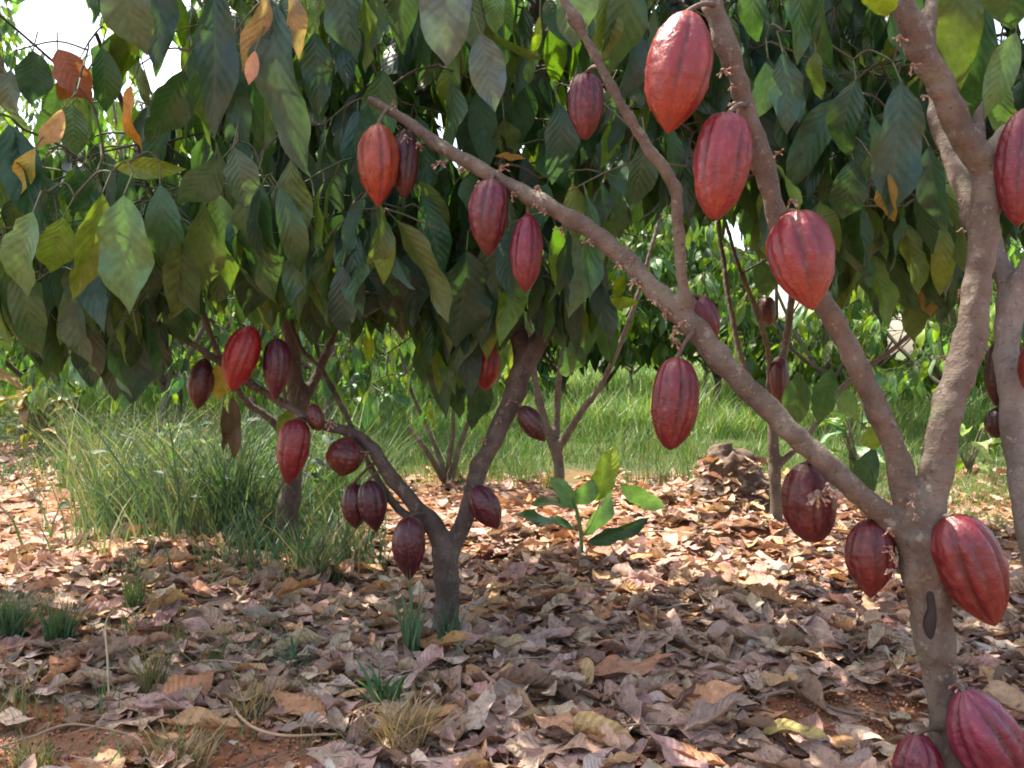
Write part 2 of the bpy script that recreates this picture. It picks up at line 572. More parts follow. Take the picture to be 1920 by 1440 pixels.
# ------------------------------------------------------------------ trees
class Tree:
    def __init__(s, base, label, group='cacao trees in the orchard', bark=M_BARK, name='cacao_tree'):
        s.o = thing(name, base, label, 'tree', group)
        s.bark, s.limbs, s.nodes, s.leaves, s.twigs, s.heroes = bark, Tubes(), [], [], Tubes(), []
        s.base = Vector(base)

    def limb(s, pts, widths):
        """pts: (px, py, depth), widths in photo pixels"""
        v = [P(*p) for p in pts]
        r = [w / 2 * p[2] / F_PX for w, p in zip(widths, pts)]
        s.limb3(v, r)

    def limb3(s, v, r, sides=12):
        a, b = smooth_path(v, r, 7)
        a = [p + Vector((noise.noise(p * 9), noise.noise(p * 9 + Vector((7, 0, 0))), 0)) * b[i] * 0.22 for i, p in enumerate(a)]
        b = [q * (1 + 0.13 * noise.noise(a[i] * 22)) for i, q in enumerate(b)]
        s.limbs.add(a, b, sides)
        s.nodes += [Vector(p) for p in a]

    def finish_trunk(s, voxel=0.006, knobs=0.004):
        o = s.limbs.build('trunk', s.bark, s.o)
        if voxel:
            md = o.modifiers.new('r', 'REMESH')
            md.mode, md.voxel_size, md.use_smooth_shade = 'VOXEL', voxel, True
            sm = o.modifiers.new('s', 'SMOOTH')
            sm.factor, sm.iterations = 0.5, 4
            dg = bpy.context.evaluated_depsgraph_get()
            me = bpy.data.meshes.new_from_object(o.evaluated_get(dg))
            o.modifiers.clear()
            old = o.data
            o.data = me
            bpy.data.meshes.remove(old)
            if not me.materials: me.materials.append(s.bark)
            nv = len(me.vertices)
            co = np.empty(nv * 3, np.float32); me.vertices.foreach_get('co', co)
            no = np.empty(nv * 3, np.float32); me.vertices.foreach_get('normal', no)
            co, no = co.reshape(-1, 3), no.reshape(-1, 3)
            d = np.array([noise.noise(Vector(p) * 34) * 0.6 + max(0, noise.noise(Vector(p) * 17 + Vector((3, 3, 3))) - 0.25) * 2.2 for p in co], np.float32)
            me.vertices.foreach_set('co', (co + no * d[:, None] * knobs).ravel())
            me.polygons.foreach_set('use_smooth', np.full(len(me.polygons), True))
            me.update()
        return o

    def spray(s, p0, length, n, size, pal, droop=1.0, hdir=None):
        """a twig with hanging leaves; returns leaf records"""
        a = rnd.random() * 6.283
        h = hdir if hdir is not None else Vector((math.cos(a), math.sin(a), 0))
        p1 = p0 + h * length * 0.5 + Vector((0, 0, 0.03 * rnd.uniform(-1, 1.5)))
        p2 = p0 + h * length + Vector((0, 0, -0.12 * length - 0.05 * rnd.random()))
        path, rr = smooth_path([p0, p1, p2], [0.0035, 0.0027, 0.0018], 3)
        out = []
        for i in range(n):
            t = 0.25 + 0.75 * (i + rnd.random() * 0.6) / n
            q = path[min(int(t * (len(path) - 1)), len(path) - 1)]
            side = Vector((-h.y, h.x, 0)) * (1 if i % 2 else -1)
            out_dir = (side * rnd.uniform(0.15, 0.6) + h * rnd.uniform(-0.1, 0.5)) + Vector((0, 0, -1)) * rnd.uniform(0.9, 2.4) * droop
            out_dir += Vector((rnd.uniform(-.25, .25), rnd.uniform(-.25, .25), 0))
            out_dir.normalize()
            L = size * rnd.uniform(0.5, 1.2)
            pet = q + (out_dir + side * 0.4).normalized() * 0.035
            nrm = Vector((0, 0, 0.7)) + side * 0.4 + h * 0.5 + Vector((rnd.uniform(-1.1, 1.1), rnd.uniform(-1.1, .8), 0))
            out.append((frame(pet, out_dir, nrm, L, rnd.uniform(0.7, 1.05)), rnd.randrange(NV), jitter(PAL[rnd.choice(pal)]), q, pet))
        return path, rr, out

    def add_spray(s, p0, length, n, size, pal, ok=None, droop=1.0, hdir=None):
        path, rr, out = s.spray(p0, length, n, size, pal, droop, hdir)
        keep = [r for r in out if not blocks_window(r[0]) and (ok is None or ok(r[0]))]
        if not keep or any(hole(q) for q in path): return
        # join the twig to the nearest wood
        if s.nodes:
            near = min(s.nodes, key=lambda q: (q - p0).length_squared)
            dist = (near - p0).length
            if 0.02 < dist < 2.5:
                mid = (near + p0) / 2 + Vector((rnd.uniform(-.08, .08), rnd.uniform(-.08, .08), 0.10)) * dist
                a, b = smooth_path([near, mid, p0], [0.0035 + 0.004 * dist, 0.0035 + 0.0015 * dist, 0.0035], 4)
                if any(hole(q) for q in a): return
                s.twigs.add(a, b, 5, jitter((0.05, 0.04, 0.028)))
                s.nodes += a[1:]
        s.twigs.add(path, rr, 4, jitter((0.075, 0.075, 0.04)))
        s.nodes += path
        for (M, vi, c, q, pet) in keep:
            s.twigs.add([q, pet], [0.0018, 0.0016], 4, (0.09, 0.11, 0.04), cap=False)
            s.leaves.append((M, vi, c))

    def hero(s, bx, by, tx, ty, w, d, pal, d2=None, yaw=0.0, vi=None):
        """one leaf read off the photograph: base pixel, tip pixel, width in pixels, distance"""
        b, t = P(bx, by, d), P(tx, ty, d2 if d2 else d + 0.03)
        L = (t - b).length * 1.04
        wpx = w * d / F_PX
        view = (CAMP - (b + t) / 2).normalized()
        nrm = Matrix.Rotation(yaw, 3, (t - b).normalized()) @ (view + Vector((0, 0, 0.25)))
        M = frame(b, t - b, nrm, L, max(0.4, 0.9 * wpx / (0.37 * L)) / max(0.6, math.cos(yaw)))
        s.heroes.append((M, rnd.randrange(NV) if vi is None else vi, jitter(PAL[pal], 0.08)))
        up = b + (b - t).normalized() * .04 + Vector((rnd.uniform(-.01, .01), 0.03, 0.015))
        s.twigs.add([b, up], [0.0018, 0.0022], 5, (0.10, 0.11, 0.05), cap=False)
        if s.nodes:
            near = min(s.nodes, key=lambda q: (q - up).length_squared)
            if (near - up).length < 0.45 and not hole(near) and not hole(up):
                a, c = smooth_path([near, (near + up) / 2 + Vector((0, 0.02, 0.03)), up], [0.003, 0.0026, 0.002], 4)
                s.twigs.add(a, c, 5, (0.08, 0.075, 0.045))
                s.nodes += a

    def finish(s, cap, lo_rest=True):
        """the leaves that show largest become parts, the rest one mass"""
        sc = []
        for i, (M, vi, c) in enumerate(s.leaves):
            q = proj(M @ Vector((0, .5, 0)))
            L = M.to_scale().y
            if q and -30 < q[0] < 1950 and -40 < q[1] < 1480: sc.append((-(L / q[2]), i))
        sc.sort()
        part = {i for _, i in sc[:max(0, cap - len(s.heroes))]}
        inv = Matrix.Translation(-s.base)
        for (M, vi, c) in s.heroes + [s.leaves[i] for i in sorted(part)]:
            o = bpy.data.objects.new('leaf', HI_ME[vi])
            o.color = (*c, 1)
            COL.objects.link(o)
            o.parent = s.o
            o.matrix_local = inv @ M
        rest = [r for i, r in enumerate(s.leaves) if i not in part]
        if rest:
            link('foliage', mesh_arrays('foliage', *merge_leaves(rest, LO)), M_FOLIAGE, s.o, 'stuff')
        s.twigs.build('twig', M_TWIG, s.o, 'stuff')


# how far down the hanging leaves of the near trees reach
YBX = [-300, 0, 60, 100, 150, 200, 280, 330, 400, 450, 520, 570, 620, 650, 700, 760, 800, 830, 870, 900, 940, 1000, 1060, 1100, 1130, 1150, 1200, 1250, 1290, 1330, 1380, 1440, 1480, 1560, 1620, 1660, 1720, 1780, 1830, 1900, 2200]
YBY = [660, 660, 650, 720, 710, 750, 730, 640, 600, 610, 620, 640, 660, 650, 620, 640, 680, 780, 800, 720, 650, 630, 650, 690, 640, 460, 440, 420, 460, 440, 450, 500, 540, 600, 560, 640, 620, 600, 560, 480, 500]


def yb(x): return float(np.interp(x, YBX, YBY))


def near_ok(M):
    for t in (0.2, 0.95):
        q = proj(M @ Vector((0, t, -0.15 * t)))
        if q is None or q[2] < 0.5: return False
        if -60 < q[0] < 1980 and q[1] > yb(q[0]) + 8: return False
        if -60 < q[0] < 1980 and -60 < q[1] < 1500 and q[2] < 2.05: return False
    return True


def canopy(tree, n, x0, x1, y0, d0, d1, size, pal, leaves=6, dens=None):
    for _ in range(n):
        for _try in range(12):
            px = rnd.uniform(x0, x1)
            top = yb(px) - 60
            py = rnd.uniform(y0, max(y0 + 20, top))
            if dens is None or rnd.random() < dens(px, py): break
        tree.add_spray(P(px, py, rnd.uniform(d0, d1)), rnd.uniform(0.15, 0.38), leaves, size, pal, near_ok)


def overhead(tree, n, cx, cy, cz, rx, ry, rz, size, pal, leaves=7, lowest=None):
    """crown above the picture's top edge"""
    for _ in range(n):
        while True:
            a, b, c = (rnd.uniform(-1, 1) for _ in range(3))
            if a * a + b * b + c * c <= 1: break
        tree.add_spray(Vector((cx + a * rx, cy + b * ry, cz + c * rz)), rnd.uniform(0.2, 0.4), leaves, size, pal,
                       lambda M: (lambda q: q is None or not (-60 < q[0] < 1980 and q[1] > -20))(proj(M @ Vector((0, 1, -.2)))))


GREENS = ['dark', 'dark', 'dark', 'mid', 'mid', 'mid', 'blue', 'blue', 'olive', 'bright', 'yellowgreen']  # the bright and yellowgreen entries colour in sunlit leaves
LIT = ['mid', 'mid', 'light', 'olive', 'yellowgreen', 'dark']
BG = ['mid', 'light', 'light', 'olive', 'yellowgreen', 'yellowgreen', 'light', 'lime']  # lightened greens, sunshine on the background put into the leaf colour

# ---- the near tree at the right
t1 = Tree(on_ground(P(1795, 1500, 1.6)), 'nearest cacao tree, tan trunk splitting into three long limbs hung with red pods')
t1.limb([(1800, 1530, 1.58), (1782, 1430, 1.58), (1768, 1320, 1.59), (1756, 1200, 1.6), (1738, 1080, 1.6), (1722, 1000, 1.6)], [112, 68, 56, 74, 80, 86])
t1.limb([(1722, 1020, 1.6), (1672, 980, 1.6), (1560, 878, 1.61), (1470, 795, 1.63), (1370, 695, 1.67), (1290, 605, 1.71), (1225, 540, 1.75), (1150, 465, 1.8), (1060, 402, 1.85),
         (950, 345, 1.92), (830, 275, 1.99), (760, 225, 2.03), (690, 185, 2.07)], [44, 44, 43, 43, 45, 46, 41, 37, 34, 30, 25, 21, 14])
t1.limb([(1288, 600, 1.71), (1281, 520, 1.70), (1272, 420, 1.69), (1265, 350, 1.69), (1212, 272, 1.69), (1150, 170, 1.69), (1105, 85, 1.70), (1050, -20, 1.72), (1000, -160, 1.76)], [26, 25, 23, 24, 22, 20, 19, 18, 16])
t1.limb([(1722, 1010, 1.6), (1695, 920, 1.6), (1668, 830, 1.6), (1630, 735, 1.59), (1580, 632, 1.58), (1535, 555, 1.57), (1488, 470, 1.56), (1455, 400, 1.55), (1430, 300, 1.54), (1398, 190, 1.53),
         (1372, 110, 1.52), (1335, 0, 1.52), (1280, -150, 1.55)], [62, 50, 45, 43, 41, 40, 38, 38, 37, 39, 38, 40, 36])
t1.limb([(1730, 1010, 1.6), (1748, 920, 1.6), (1772, 800, 1.6), (1815, 650, 1.61), (1838, 500, 1.62), (1850, 380, 1.62), (1852, 285, 1.62)], [76, 62, 58, 56, 53, 50, 52])
t1.limb([(1850, 320, 1.62), (1815, 265, 1.61), (1775, 190, 1.6), (1728, 90, 1.58), (1690, 0, 1.57), (1640, -140, 1.6)], [50, 48, 49, 47, 45, 38])
t1.limb([(1850, 320, 1.62), (1880, 265, 1.63), (1930, 225, 1.65), (2040, 140, 1.7)], [56, 42, 40, 34])
t1.limb([(1845, 460, 1.64), (1822, 400, 1.67), (1790, 310, 1.72), (1762, 220, 1.76), (1745, 120, 1.8), (1748, 0, 1.85), (1760, -150, 1.9)], [34, 36, 34, 28, 25, 26, 22])
tr1 = t1.finish_trunk(0.0045, 0.007)
WOUND = [(1075, 1740), (1110, 1744), (1140, 1748), (1175, 1744), (1225, 1751)]      # the old wound is sunk into the bark
for v in tr1.data.vertices:
    w = v.co + t1.base + tr1.location
    q = proj(w)
    if 1070 < q[1] < 1230 and q[2] < 1.592:
        xc = float(np.interp(q[1], [a[0] for a in WOUND], [a[1] for a in WOUND]))
        f = max(0, 1 - ((q[0] - xc) / 15) ** 2) * math.sin(math.pi * (q[1] - 1070) / 160) ** .5
        v.co.y += 0.010 * f

# ---- the middle tree behind it
t2 = Tree(on_ground(G(836, 1205)), 'cacao tree with dark forked trunk, low limb reaching left over the tall grass', bark=M_BARK_D)
D2 = 2.46
t2.limb([(838, 1230, D2), (836, 1160, D2), (836, 1090, D2), (838, 1030, D2)], [84, 50, 47, 54])
t2.limb([(838, 1040, D2), (812, 985, D2), (775, 945, D2), (735, 893, D2), (692, 835, D2), (650, 808, D2), (600, 795, D2), (530, 756, 2.47), (450, 705, 2.47), (340, 632, 2.46), (240, 586, 2.44), (120, 540, 2.4)],
        [40, 34, 31, 28, 25, 23, 20, 17, 15, 13, 10, 7])
t2.limb([(842, 1040, D2), (868, 985, D2), (892, 900, D2), (925, 825, D2), (965, 745, 2.5), (985, 680, 2.52), (1025, 610, 2.56), (1056, 530, 2.62), (1062, 440, 2.7), (1040, 300, 2.8), (1010, 100, 2.9), (990, -120, 3.0)],
        [38, 33, 33, 36, 40, 42, 34, 30, 27, 24, 22, 19])
t2.limb([(985, 700, 2.52), (968, 620, 2.58), (958, 540, 2.66), (930, 420, 2.76), (880, 200, 2.86), (820, -100, 2.95)], [36, 34, 33, 28, 24, 19])
t2.limb([(800, 985, D2), (748, 955, 2.5), (712, 905, 2.55), (690, 868, 2.6), (650, 780, 2.68), (600, 690, 2.74), (555, 630, 2.8), (500, 420, 2.85), (470, 150, 2.9), (430, -100, 2.9)], [19, 17, 15, 13, 12, 11, 10, 10, 9, 8])
t2.finish_trunk(0.006, 0.005)

# ---- the tree at the right edge
t3 = Tree(on_ground(P(1990, 1250, 2.2)), 'pale grey trunked cacao tree at the right edge beside the near tree', bark=M_BARK_G)
t3.limb([(1985, 1260, 2.2), (1950, 1060, 2.2), (1918, 920, 2.2), (1900, 780, 2.2), (1888, 650, 2.2), (1892, 560, 2.2)], [62, 55, 51, 49, 46, 44])
t3.limb([(1893, 600, 2.2), (1890, 540, 2.22), (1868, 480, 2.26), (1850, 380, 2.32), (1830, 200, 2.4), (1800, -50, 2.5)], [46, 42, 34, 30, 26, 24])
t3.limb([(1893, 600, 2.2), (1905, 545, 2.19), (1935, 490, 2.18), (1990, 380, 2.2), (2030, 100, 2.25), (2050, -150, 2.3)], [46, 42, 38, 34, 30, 24])
t3.finish_trunk(0.007, 0.004)

# ---- trees a few steps behind
t9 = Tree(on_ground(G(540, 1042)), 'cacao tree with short dark stem standing in the tall grass at left', bark=M_BARK_D)
t9.limb([(540, 1060, 3.5), (540, 980, 3.5), (548, 900, 3.5), (560, 800, 3.52), (548, 650, 3.55), (520, 450, 3.6), (500, 200, 3.65), (480, -60, 3.7)], [50, 44, 38, 34, 30, 26, 22, 18])
t9.limb([(556, 830, 3.52), (500, 780, 3.5), (455, 745, 3.48), (400, 640, 3.45), (330, 450, 3.4), (250, 250, 3.4), (180, 60, 3.4)], [22, 16, 14, 14, 12, 12, 10])
t9.limb([(556, 790, 3.52), (620, 640, 3.6), (680, 450, 3.7), (720, 200, 3.8)], [22, 16, 14, 12])
t9.finish_trunk(0.009, 0.004)
t6 = Tree(on_ground(G(1456, 1012)), 'slender cacao tree with straight pale stem behind the long diagonal limb')
t6.limb([(1456, 1030, 3.7), (1454, 920, 3.7), (1450, 810, 3.7), (1458, 740, 3.7), (1472, 650, 3.7), (1482, 580, 3.72), (1500, 400, 3.8), (1520, 150, 3.9), (1530, -80, 3.9)], [26, 23, 22, 20, 16, 15, 15, 14, 12])
t6.limb([(1454, 800, 3.7), (1400, 700, 3.75), (1372, 590, 3.8), (1355, 480, 3.85), (1330, 300, 3.9), (1300, 100, 3.9)], [16, 13, 12, 11, 10, 9])
t6.limb([(1442, 745, 3.7), (1440, 660, 3.6), (1415, 575, 3.55), (1385, 500, 3.5), (1350, 380, 3.5)], [12, 12, 12, 10, 8])
t6.limb([(1452, 880, 3.7), (1520, 810, 3.68), (1590, 715, 3.65), (1680, 650, 3.6), (1760, 560, 3.6), (1800, 380, 3.6)], [14, 13, 12, 11, 10, 8])
t6.finish_trunk(0.009, 0.003)
t4 = Tree(on_ground(G(1048, 928)), 'small cacao tree with thin forked stem at the edge of the sunlit grass')
t4.limb([(1048, 945, 4.95), (1047, 880, 4.95), (1042, 830, 4.95)], [24, 20, 22])
t4.limb([(1042, 850, 4.95), (1022, 790, 4.95), (1005, 720, 5.0), (990, 600, 5.1), (960, 400, 5.2), (950, 200, 5.2)], [18, 16, 14, 13, 10, 8])
t4.limb([(1042, 850, 4.95), (1045, 760, 5.0), (1052, 680, 5.0), (1080, 500, 5.1), (1090, 250, 5.2)], [16, 14, 12, 10, 8])
t4.limb([(1044, 850, 4.95), (1085, 780, 4.9), (1130, 715, 4.9), (1180, 600, 4.9), (1240, 400, 5.0)], [15, 14, 13, 10, 8])
t4.finish_trunk(0.009, 0.003)

# near-tree foliage
dl = lambda x, y: 0.5 if (x < 470 and y < 360) else 1.0
canopy(t2, 60, -60, 420, 230, 2.15, 2.8, 0.24, GREENS + ['grey', 'mid'], dens=dl)
canopy(t2, 60, 400, 760, -40, 2.2, 3.0, 0.25, GREENS)
canopy(t2, 85, 740, 1180, -40, 2.3, 3.1, 0.25, GREENS)
canopy(t9, 130, 120, 760, -40, 3.0, 3.9, 0.25, GREENS, dens=dl)
canopy(t6, 150, 1200, 1840, -60, 3.0, 4.3, 0.26, GREENS)
canopy(t1, 60, 1180, 1900, -80, 2.12, 2.9, 0.25, GREENS)
canopy(t3, 44, 1700, 2050, -80, 2.4, 3.2, 0.26, GREENS + ['mid'])
canopy(t4, 90, 780, 1300, 100, 4.8, 5.9, 0.25, GREENS + ['mid'])
up = lambda x, y: 1.0 if y < 170 else 0.08
canopy(t2, 55, 380, 1250, -170, 2.6, 3.5, 0.26, GREENS, dens=up)
canopy(t1, 45, 1150, 1920, -170, 2.3, 3.0, 0.26, GREENS, dens=up)
# crowns above the frame
overhead(t2, 140, -0.4, 3.1, 2.35, 1.7, 0.9, 0.7, 0.26, GREENS)
overhead(t2, 110, -1.6, 2.5, 2.35, 1.1, 0.8, 0.6, 0.26, GREENS)  # extra unseen crown, added to shade the lower left ground
overhead(t1, 140, 1.0, 2.6, 2.3, 1.3, 0.9, 0.7, 0.26, GREENS)
overhead(t3, 80, 2.1, 3.0, 2.2, 0.9, 0.9, 0.8, 0.26, GREENS)
overhead(t9, 50, -1.7, 3.4, 2.4, 1.0, 0.7, 0.6, 0.26, GREENS)
overhead(t6, 40, 1.2, 3.5, 2.7, 0.9, 0.6, 0.5, 0.26, GREENS)

# leaves that can be read one by one off the photograph
for a in [(62, 398, 22, 562, 92, 2.0, 'light'), (118, 408, 92, 528, 80, 2.04, 'yellowgreen'), (192, 362, 152, 570, 82, 2.02, 'yellowgreen'), (232, 366, 238, 582, 112, 1.98, 'light'),
          (300, 345, 345, 604, 92, 2.06, 'mid'), (385, 385, 348, 612, 92, 2.1, 'olive'), (418, 296, 338, 396, 78, 2.05, 'grey'), (438, 276, 466, 392, 78, 2.02, 'grey'),
          (480, 335, 482, 575, 100, 2.1, 'mid'), (545, 300, 560, 490, 86, 2.1, 'olive'), (516, 10, 528, 330, 116, 1.9, 'blue'), (232, -70, 245, 105, 122, 1.95, 'grey'),
          (305, -60, 290, 125, 88, 2.05, 'blue'), (400, -30, 408, 250, 84, 2.0, 'blue'), (345, 130, 285, 275, 80, 2.1, 'dark'), (640, -70, 655, 112, 92, 1.95, 'blue'),
          (842, -80, 830, 118, 118, 1.85, 'silver'), (900, 62, 928, 205, 84, 1.9, 'silver'), (935, -20, 915, 62, 60, 1.9, 'light'), (1055, -70, 1092, 85, 92, 1.84, 'grey'),
          (852, 108, 828, 238, 56, 2.35, 'bright'), (806, 352, 808, 432, 34, 2.5, 'lime'), (786, 436, 792, 490, 28, 2.6, 'bright'), (642, 498, 640, 652, 68, 2.1, 'blue'),
          (138, 555, 152, 692, 66, 2.15, 'grey'), (38, 535, 42, 668, 78, 2.15, 'mid'), (245, 590, 262, 765, 88, 2.3, 'blue'), (300, 600, 285, 720, 70, 2.35, 'dark'),
          (95, 565, 108, 700, 60, 2.4, 'dark'), (875, 470, 862, 650, 112, 2.3, 'dark'), (790, 450, 770, 610, 90, 2.35, 'blue'), (560, 380, 562, 610, 88, 2.2, 'mid'),
          (610, 280, 640, 400, 60, 2.2, 'grey'), (718, 130, 700, 300, 80, 2.25, 'mid'), (62, 95, 62, 195, 72, 2.2, 'blue'), (135, 195, 138, 292, 62, 2.15, 'mid'),
          (246, 160, 236, 292, 36, 2.1, 'orange'), (212, 312, 345, 318, 46, 2.1, 'yellowgreen'), (116, 205, 76, 288, 44, 2.1, 'pink'), (66, 278, 24, 378, 48, 2.1, 'yellow'),
          (108, 92, 165, 190, 80, 2.25, 'rust'), (150, 110, 120, 200, 60, 2.3, 'rust'), (500, -10, 470, 140, 52, 1.88, 'brown'), (545, -20, 570, 110, 40, 1.87, 'brown'),
          (478, 95, 466, 160, 30, 1.88, 'pink'), (80, 330, 100, 410, 62, 2.15, 'blue'), (150, 320, 140, 400, 60, 2.15, 'mid'), (20, 130, 10, 250, 60, 2.2, 'grey'),
          (1198, 566, 1105, 576, 32, 2.9, 'lime'), (1172, 512, 1150, 566, 30, 3.0, 'lime'), (690, 620, 692, 685, 26, 3.2, 'lime'), (945, 225, 957, 300, 62, 2.4, 'olive'),
          (930, 292, 985, 296, 18, 2.38, 'orange'), (1062, 632, 1085, 722, 62, 3.0, 'mid'), (1000, 110, 985, 160, 30, 2.3, 'light'), (1012, 30, 1000, 115, 20, 2.2, 'lime'),
          (190, 90, 205, 210, 60, 2.3, 'mid'), (440, 60, 450, 200, 60, 2.2, 'dark'), (590, 60, 600, 210, 70, 2.15, 'dark'), (760, -60, 750, 90, 70, 2.1, 'dark')]:
    t2.hero(*a, yaw=rnd.choice((-1, 1)) * rnd.uniform(.1, .75))
for (bx, by, tx, ty, w, d, c) in ((860, 620, 850, 770, 66, 3.0, 'dark'), (900, 690, 890, 812, 56, 3.0, 'dark'), (830, 640, 822, 760, 56, 3.1, 'mid'), (870, 700, 850, 790, 50, 3.1, 'dark'), (760, 500, 735, 640, 84, 2.5, 'dark'), (690, 480, 700, 620, 76, 2.6, 'blue'), (820, 520, 800, 660, 84, 2.6, 'dark'), (900, 520, 905, 650, 84, 2.35, 'dark'), (940, 420, 930, 560, 84, 2.3, 'dark'), (1090, 560, 1100, 680, 70, 3.0, 'dark'), (1130, 560, 1140, 690, 60, 3.1, 'dark'), (955, 500, 950, 655, 70, 2.4, 'dark'), (1010, 500, 1020, 640, 66, 2.42, 'blue'), (1040, 540, 1052, 660, 56, 2.5, 'dark'), (800, 620, 795, 745, 60, 2.9, 'mid'), (340, 520, 335, 650, 74, 2.35, 'mid'), (170, 600, 165, 735, 72, 2.35, 'blue'), (210, 620, 215, 750, 66, 2.4, 'dark'), (600, 500, 590, 640, 80, 2.5, 'dark'), (480, 470, 470, 600, 84, 2.3, 'dark'), (420, 440, 410, 570, 84, 2.3, 'mid'), (410, 676, 414, 758, 42, 2.5, 'yellow'), (436, 742, 440, 862, 30, 2.55, 'dbrown'), (418, 760, 426, 850, 24, 2.57, 'dbrown'), (552, 760, 522, 838, 46, 2.5, 'yellowgreen'), (892, 612, 886, 702, 40, 2.7, 'ochre')):
    t2.hero(bx, by, tx, ty, w, d, c, yaw=rnd.uniform(-.5, .5))
for a in [(1690, 155, 1672, 402, 96, 1.95, 'blue'), (1668, 325, 1664, 420, 50, 1.97, 'ochre'), (1742, 275, 1762, 445, 64, 2.0, 'blue'), (1605, 150, 1558, 305, 84, 2.0, 'dark'),
          (1468, 98, 1478, 248, 74, 1.95, 'blue'), (1440, 110, 1430, 230, 60, 2.0, 'blue'), (1530, 95, 1528, 192, 42, 1.95, 'olive'), (1500, -80, 1500, 115, 62, 1.9, 'mid'), (1545, -90, 1535, 150, 54, 1.92, 'mid'),
          (1640, -25, 1652, 40, 62, 1.5, 'lime'), (1680, -10, 1650, 25, 40, 1.5, 'lime'), (1600, 300, 1580, 430, 80, 2.05, 'dark'), (1420, -60, 1400, 90, 70, 1.95, 'mid'),
          (1180, -60, 1165, 150, 80, 1.95, 'mid'), (1130, -20, 1140, 120, 60, 1.95, 'olive'), (1210, 260, 1190, 400, 64, 2.0, 'dark'), (1045, 190, 1060, 350, 70, 2.15, 'blue')]:
    t1.hero(*a, yaw=rnd.choice((-1, 1)) * rnd.uniform(.1, .75))
for a in [(1800, -70, 1788, 200, 96, 2.0, 'olive'), (1850, 10, 1810, 240, 80, 2.05, 'mid'), (1905, 60, 1850, 215, 66, 1.95, 'light'), (1895, -90, 1898, 55, 124, 1.9, 'mid'), (1880, 150, 1870, 260, 60, 2.05, 'light')]:
    t3.hero(*a, yaw=rnd.uniform(-.3, .3))
for a in [(1655, 470, 1645, 565, 56, 2.7, 'blue'), (1735, 515, 1742, 595, 56, 2.8, 'ochre'), (1715, 560, 1712, 640, 50, 2.9, 'olive'), (1770, 560, 1775, 625, 42, 2.9, 'grey'), (1500, 700, 1490, 800, 62, 3.4, 'mid'),
          (1590, 730, 1592, 800, 52, 3.3, 'light'), (1560, 690, 1530, 800, 60, 3.5, 'mid'), (1640, 840, 1600, 960, 60, 3.6, 'dark'), (1630, 800, 1640, 850, 46, 3.5, 'yellowgreen'), (1430, 490, 1440, 560, 50, 3.2, 'mid')]:
    t6.hero(*a, yaw=rnd.uniform(-.35, .35))
t1.finish(280); t2.finish(300); t3.finish(150); t9.finish(250); t6.finish(260); t4.finish(200)

# ---- trees of the row behind, in the sun
rows = [(40, 8.2, 2.9, 1.2, 'bushy cacao tree far left behind the tall grass'), (330, 9.5, 3.4, 1.3, 'cacao tree in the row behind, seen left of the red pod pair'), (610, 8.0, 3.0, 1.15, 'sunlit cacao tree behind the low limb of the middle tree'),
        (780, 11.5, 3.2, 1.3, 'cacao tree in the row behind, seen left of the dark forked trunk'), (1130, 11.2, 3.4, 1.3, 'cacao tree beyond the bright grass, right of the dark forked trunk'), (1340, 10.4, 3.2, 1.1, 'sunlit cacao tree behind the hanging crimson pod'),
        (1545, 8.8, 2.9, 1.0, 'low sunlit cacao tree seen through the fork of the near tree'), (1760, 9.0, 3.0, 1.3, 'cacao tree behind the upright limb of the near tree'), (1930, 7.0, 2.8, 1.1, 'cacao tree behind the pale trunk at the right edge'),
        (1450, 12.5, 3.4, 1.5, 'distant cacao tree beyond the straight slender stem'), (960, 13.0, 3.6, 1.6, 'distant cacao tree straight behind the dark forked trunk'), (1660, 13.0, 2.4, 1.4, 'distant low cacao tree under the bright gap of sky'), (230, 14.0, 4.2, 1.8, 'distant tall cacao tree beyond the left canopy')]
rows += [(140, 10.5, 2.6, 1.3, 'low broad cacao tree behind the yellowing shrub'), (450, 11.5, 3.0, 1.4, 'cacao tree in the far row behind the tall grass, left of the scarlet pod'), (540, 14.5, 3.6, 1.7, 'far cacao tree behind the short dark stem'),
         (880, 11.0, 2.8, 1.4, 'cacao tree in the far row behind the bare sapling'), (1050, 11.0, 2.6, 1.3, 'cacao tree in the far row above the bright turf'), (1240, 11.5, 2.9, 1.4, 'cacao tree in the far row left of the lone crimson pod'),
         (1400, 12.0, 2.4, 1.3, 'low cacao tree on the bright grass right of the lone crimson pod'), (1600, 10.6, 1.5, 1.2, 'knee high cacao tree in the sun beyond the near fork'), (1720, 11.5, 1.3, 1.3, 'low sunlit bush of a cacao tree under the gap of sky'),
         (1840, 12.0, 2.8, 1.4, 'far cacao tree between the upright limb and the pale trunk'), (1990, 10.5, 3.0, 1.4, 'far cacao tree past the right edge'), (-40, 11.5, 2.6, 1.3, 'far cacao tree past the left edge'), (300, 7.4, 4.0, 1.2, 'tall sunlit cacao tree behind the yellow and orange leaves'), (470, 8.6, 4.2, 1.2, 'tall cacao tree behind the middle of the left canopy'), (320, 15.5, 3.2, 1.8, 'farthest cacao tree behind the left canopy'),
         (700, 14.0, 2.8, 1.6, 'far low cacao tree between the two left trunks'), (1180, 15.5, 2.8, 1.9, 'farthest cacao tree beyond the bright turf'), (1320, 16.0, 2.6, 1.9, 'farthest cacao tree behind the crimson pod')]
